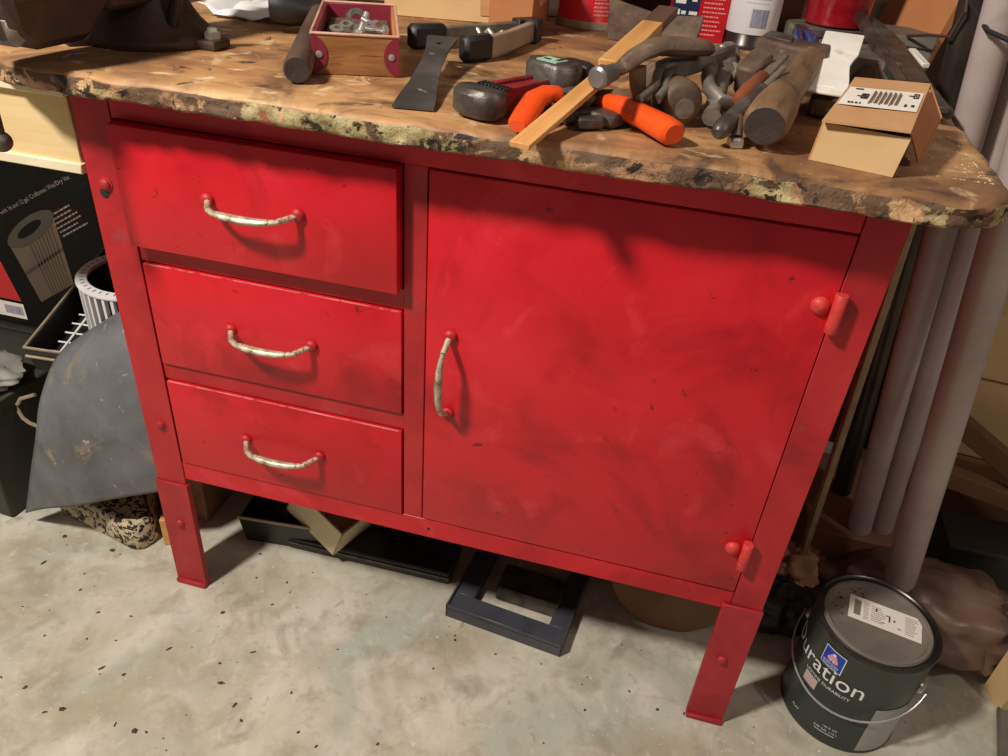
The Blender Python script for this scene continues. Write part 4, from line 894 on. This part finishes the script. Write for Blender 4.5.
m.add([v-Vector((-.15, .08, 0)) for v in vs], fs); o = m.build('rubber_mat', mat_rub, M=T(-.15, .08, 0)); tag(o, 'grey rubber mat draped in front of the left post', 'mat')
md = o.modifiers.new('thickness', 'SOLIDIFY'); md.thickness = .004; md.offset = 0
o = MB().tube([(-.262, .065, .205), (-.282, .06, .215), (-.290, .058, .225), (-.294, .058, .238), (-.292, .058, .252), (-.284, .06, .264), (-.258, .065, .275)], .0032, 8).build('wire_loop', tan_rim); tag(o, 'grey wire loop sticking out from the left edge of the rubber mat', 'loop')
mc = thing('support_carton', 'brown carton standing behind the left post under the rubber mat', 'carton', T(-.105, .195, 0)); MB().box((0, 0, .13), (.15, .13, .26), .003).build('carton_body', cardb_d, mc)
PBm = FR((-.295, .072, 0), (-.098, .026, 0))
pbx = thing('patterned_box', 'low box with a black and cream swirl pattern under the rubber mat', 'box', PBm)
MB().prism([(0, 0), (.185, 0), (.202, .010), (.205, .04), (.16, .085), (0, .10)], 0, .060, .005).build('box_body', pat, pbx)
MB().lathe([(.020, 0), (.020, .0015), (0, .002)], 28, M=T(.05, .032, .060) @ Matrix.Diagonal((1.2, .7, 1, 1))).build('dark_medallion', ink, pbx)
MB().lathe([(.012, 0), (.012, .0025), (0, .003)], 24, M=T(.05, .032, .060) @ Matrix.Diagonal((1.2, .7, 1, 1))).build('medallion_center', pale_ink, pbx)
rp2 = [(.075, .02, .060), (.17, .012, .060), (.192, .024, .060), (.19, .045, .060), (.15, .07, .060), (.09, .075, .060), (.075, .05, .060)]
MB().tube(rp2, .0018, 6, closed=True).build('dark_border', ink, pbx)
o = MB().box((0, 0, .03), (.022, .05, .06), .001).build('wood_block', stick_m, M=T(-.068, .085, 0) @ RZ(20)); tag(o, 'small pine block standing behind the left foot', 'wood block')
gp = thing('olive_crate', 'dark olive board box at the far left of the floor', 'box', T(-.475, .15, 0) @ RZ(-4)); MB().box((0, 0, .115), (.25, .22, .23), .003).build('box_body', olive, gp)
MB().box((0, -.119, .225), (.254, .006, .012), .001).build('box_edge', tan_rim, gp)
lump('grey_plastic_wrap', 'grey crumpled plastic wrap on top of the olive box', 'wrap', (-.44, .12, .2315), (.085, .055, .020), greycloth, 5.2, .4)

# ------------------------------------------------------------------ chips and dust
def scatter(name, label, n, fn, mt, smin, smax, seed, cat='debris'):
    rnd = random.Random(seed); m = MB()
    for k in range(n):
        x, y, z = fn(rnd); a = rnd.uniform(smin, smax); b = a*rnd.uniform(.3, .9); h = a*.35; t = rnd.uniform(0, 6.28)
        vs = []
        for i in range(5):
            an = t+i*2*math.pi/5; q = rnd.uniform(.6, 1); vs.append((x+a*q*math.cos(an)*math.cos(t)-b*q*math.sin(an)*math.sin(t), y+a*q*math.cos(an)*math.sin(t)+b*q*math.sin(an)*math.cos(t), z))
        m.add(vs+[(x, y, z+h)], [(i, (i+1) % 5, 5) for i in range(5)])
    o = m.build(name, mt); o['kind'] = 'stuff'; tag(o, label, cat); return o
scatter('floor_chips', 'dark wood chips and grit scattered on the concrete floor', 170, lambda r: (r.uniform(-.35, 1.3), r.uniform(-.45, .10), 0), debris_d, .0012, .0042, 1)
scatter('floor_dust', 'pale crumbs scattered on the floor near the right leg and paint can', 190, lambda r: (r.gauss(.98, .13), r.gauss(-.06, .08), 0), debris_w, .0008, .0026, 2)
scatter('pale_crumbs', 'pale crumbs scattered thinly over the floor in front of the drawers', 120, lambda r: (r.uniform(-.3, .8), r.uniform(-.4, .05), 0), debris_w, .0008, .0024, 3)
scatter('bench_sawdust', 'pale sawdust crumbs on the right corner of the bench top', 170, lambda r: (min(.955, max(.86, r.gauss(.93, .03))), min(.3, max(.01, r.gauss(.07, .06))), BZ), debris_w, .0006, .0018, 4)
scatter('bench_grit', 'pale grit sprinkled among the tools on the bench top', 120, lambda r: (r.uniform(.02, .9), r.uniform(-.03, .4), BZ), debris_w, .0005, .0014, 5)
scatter('large_floor_chips', 'few larger dark splinters lying on the concrete in front of the left foot', 24, lambda r: (r.uniform(-.25, .35), r.uniform(-.32, .04), 0), debris_d, .004, .008, 9)
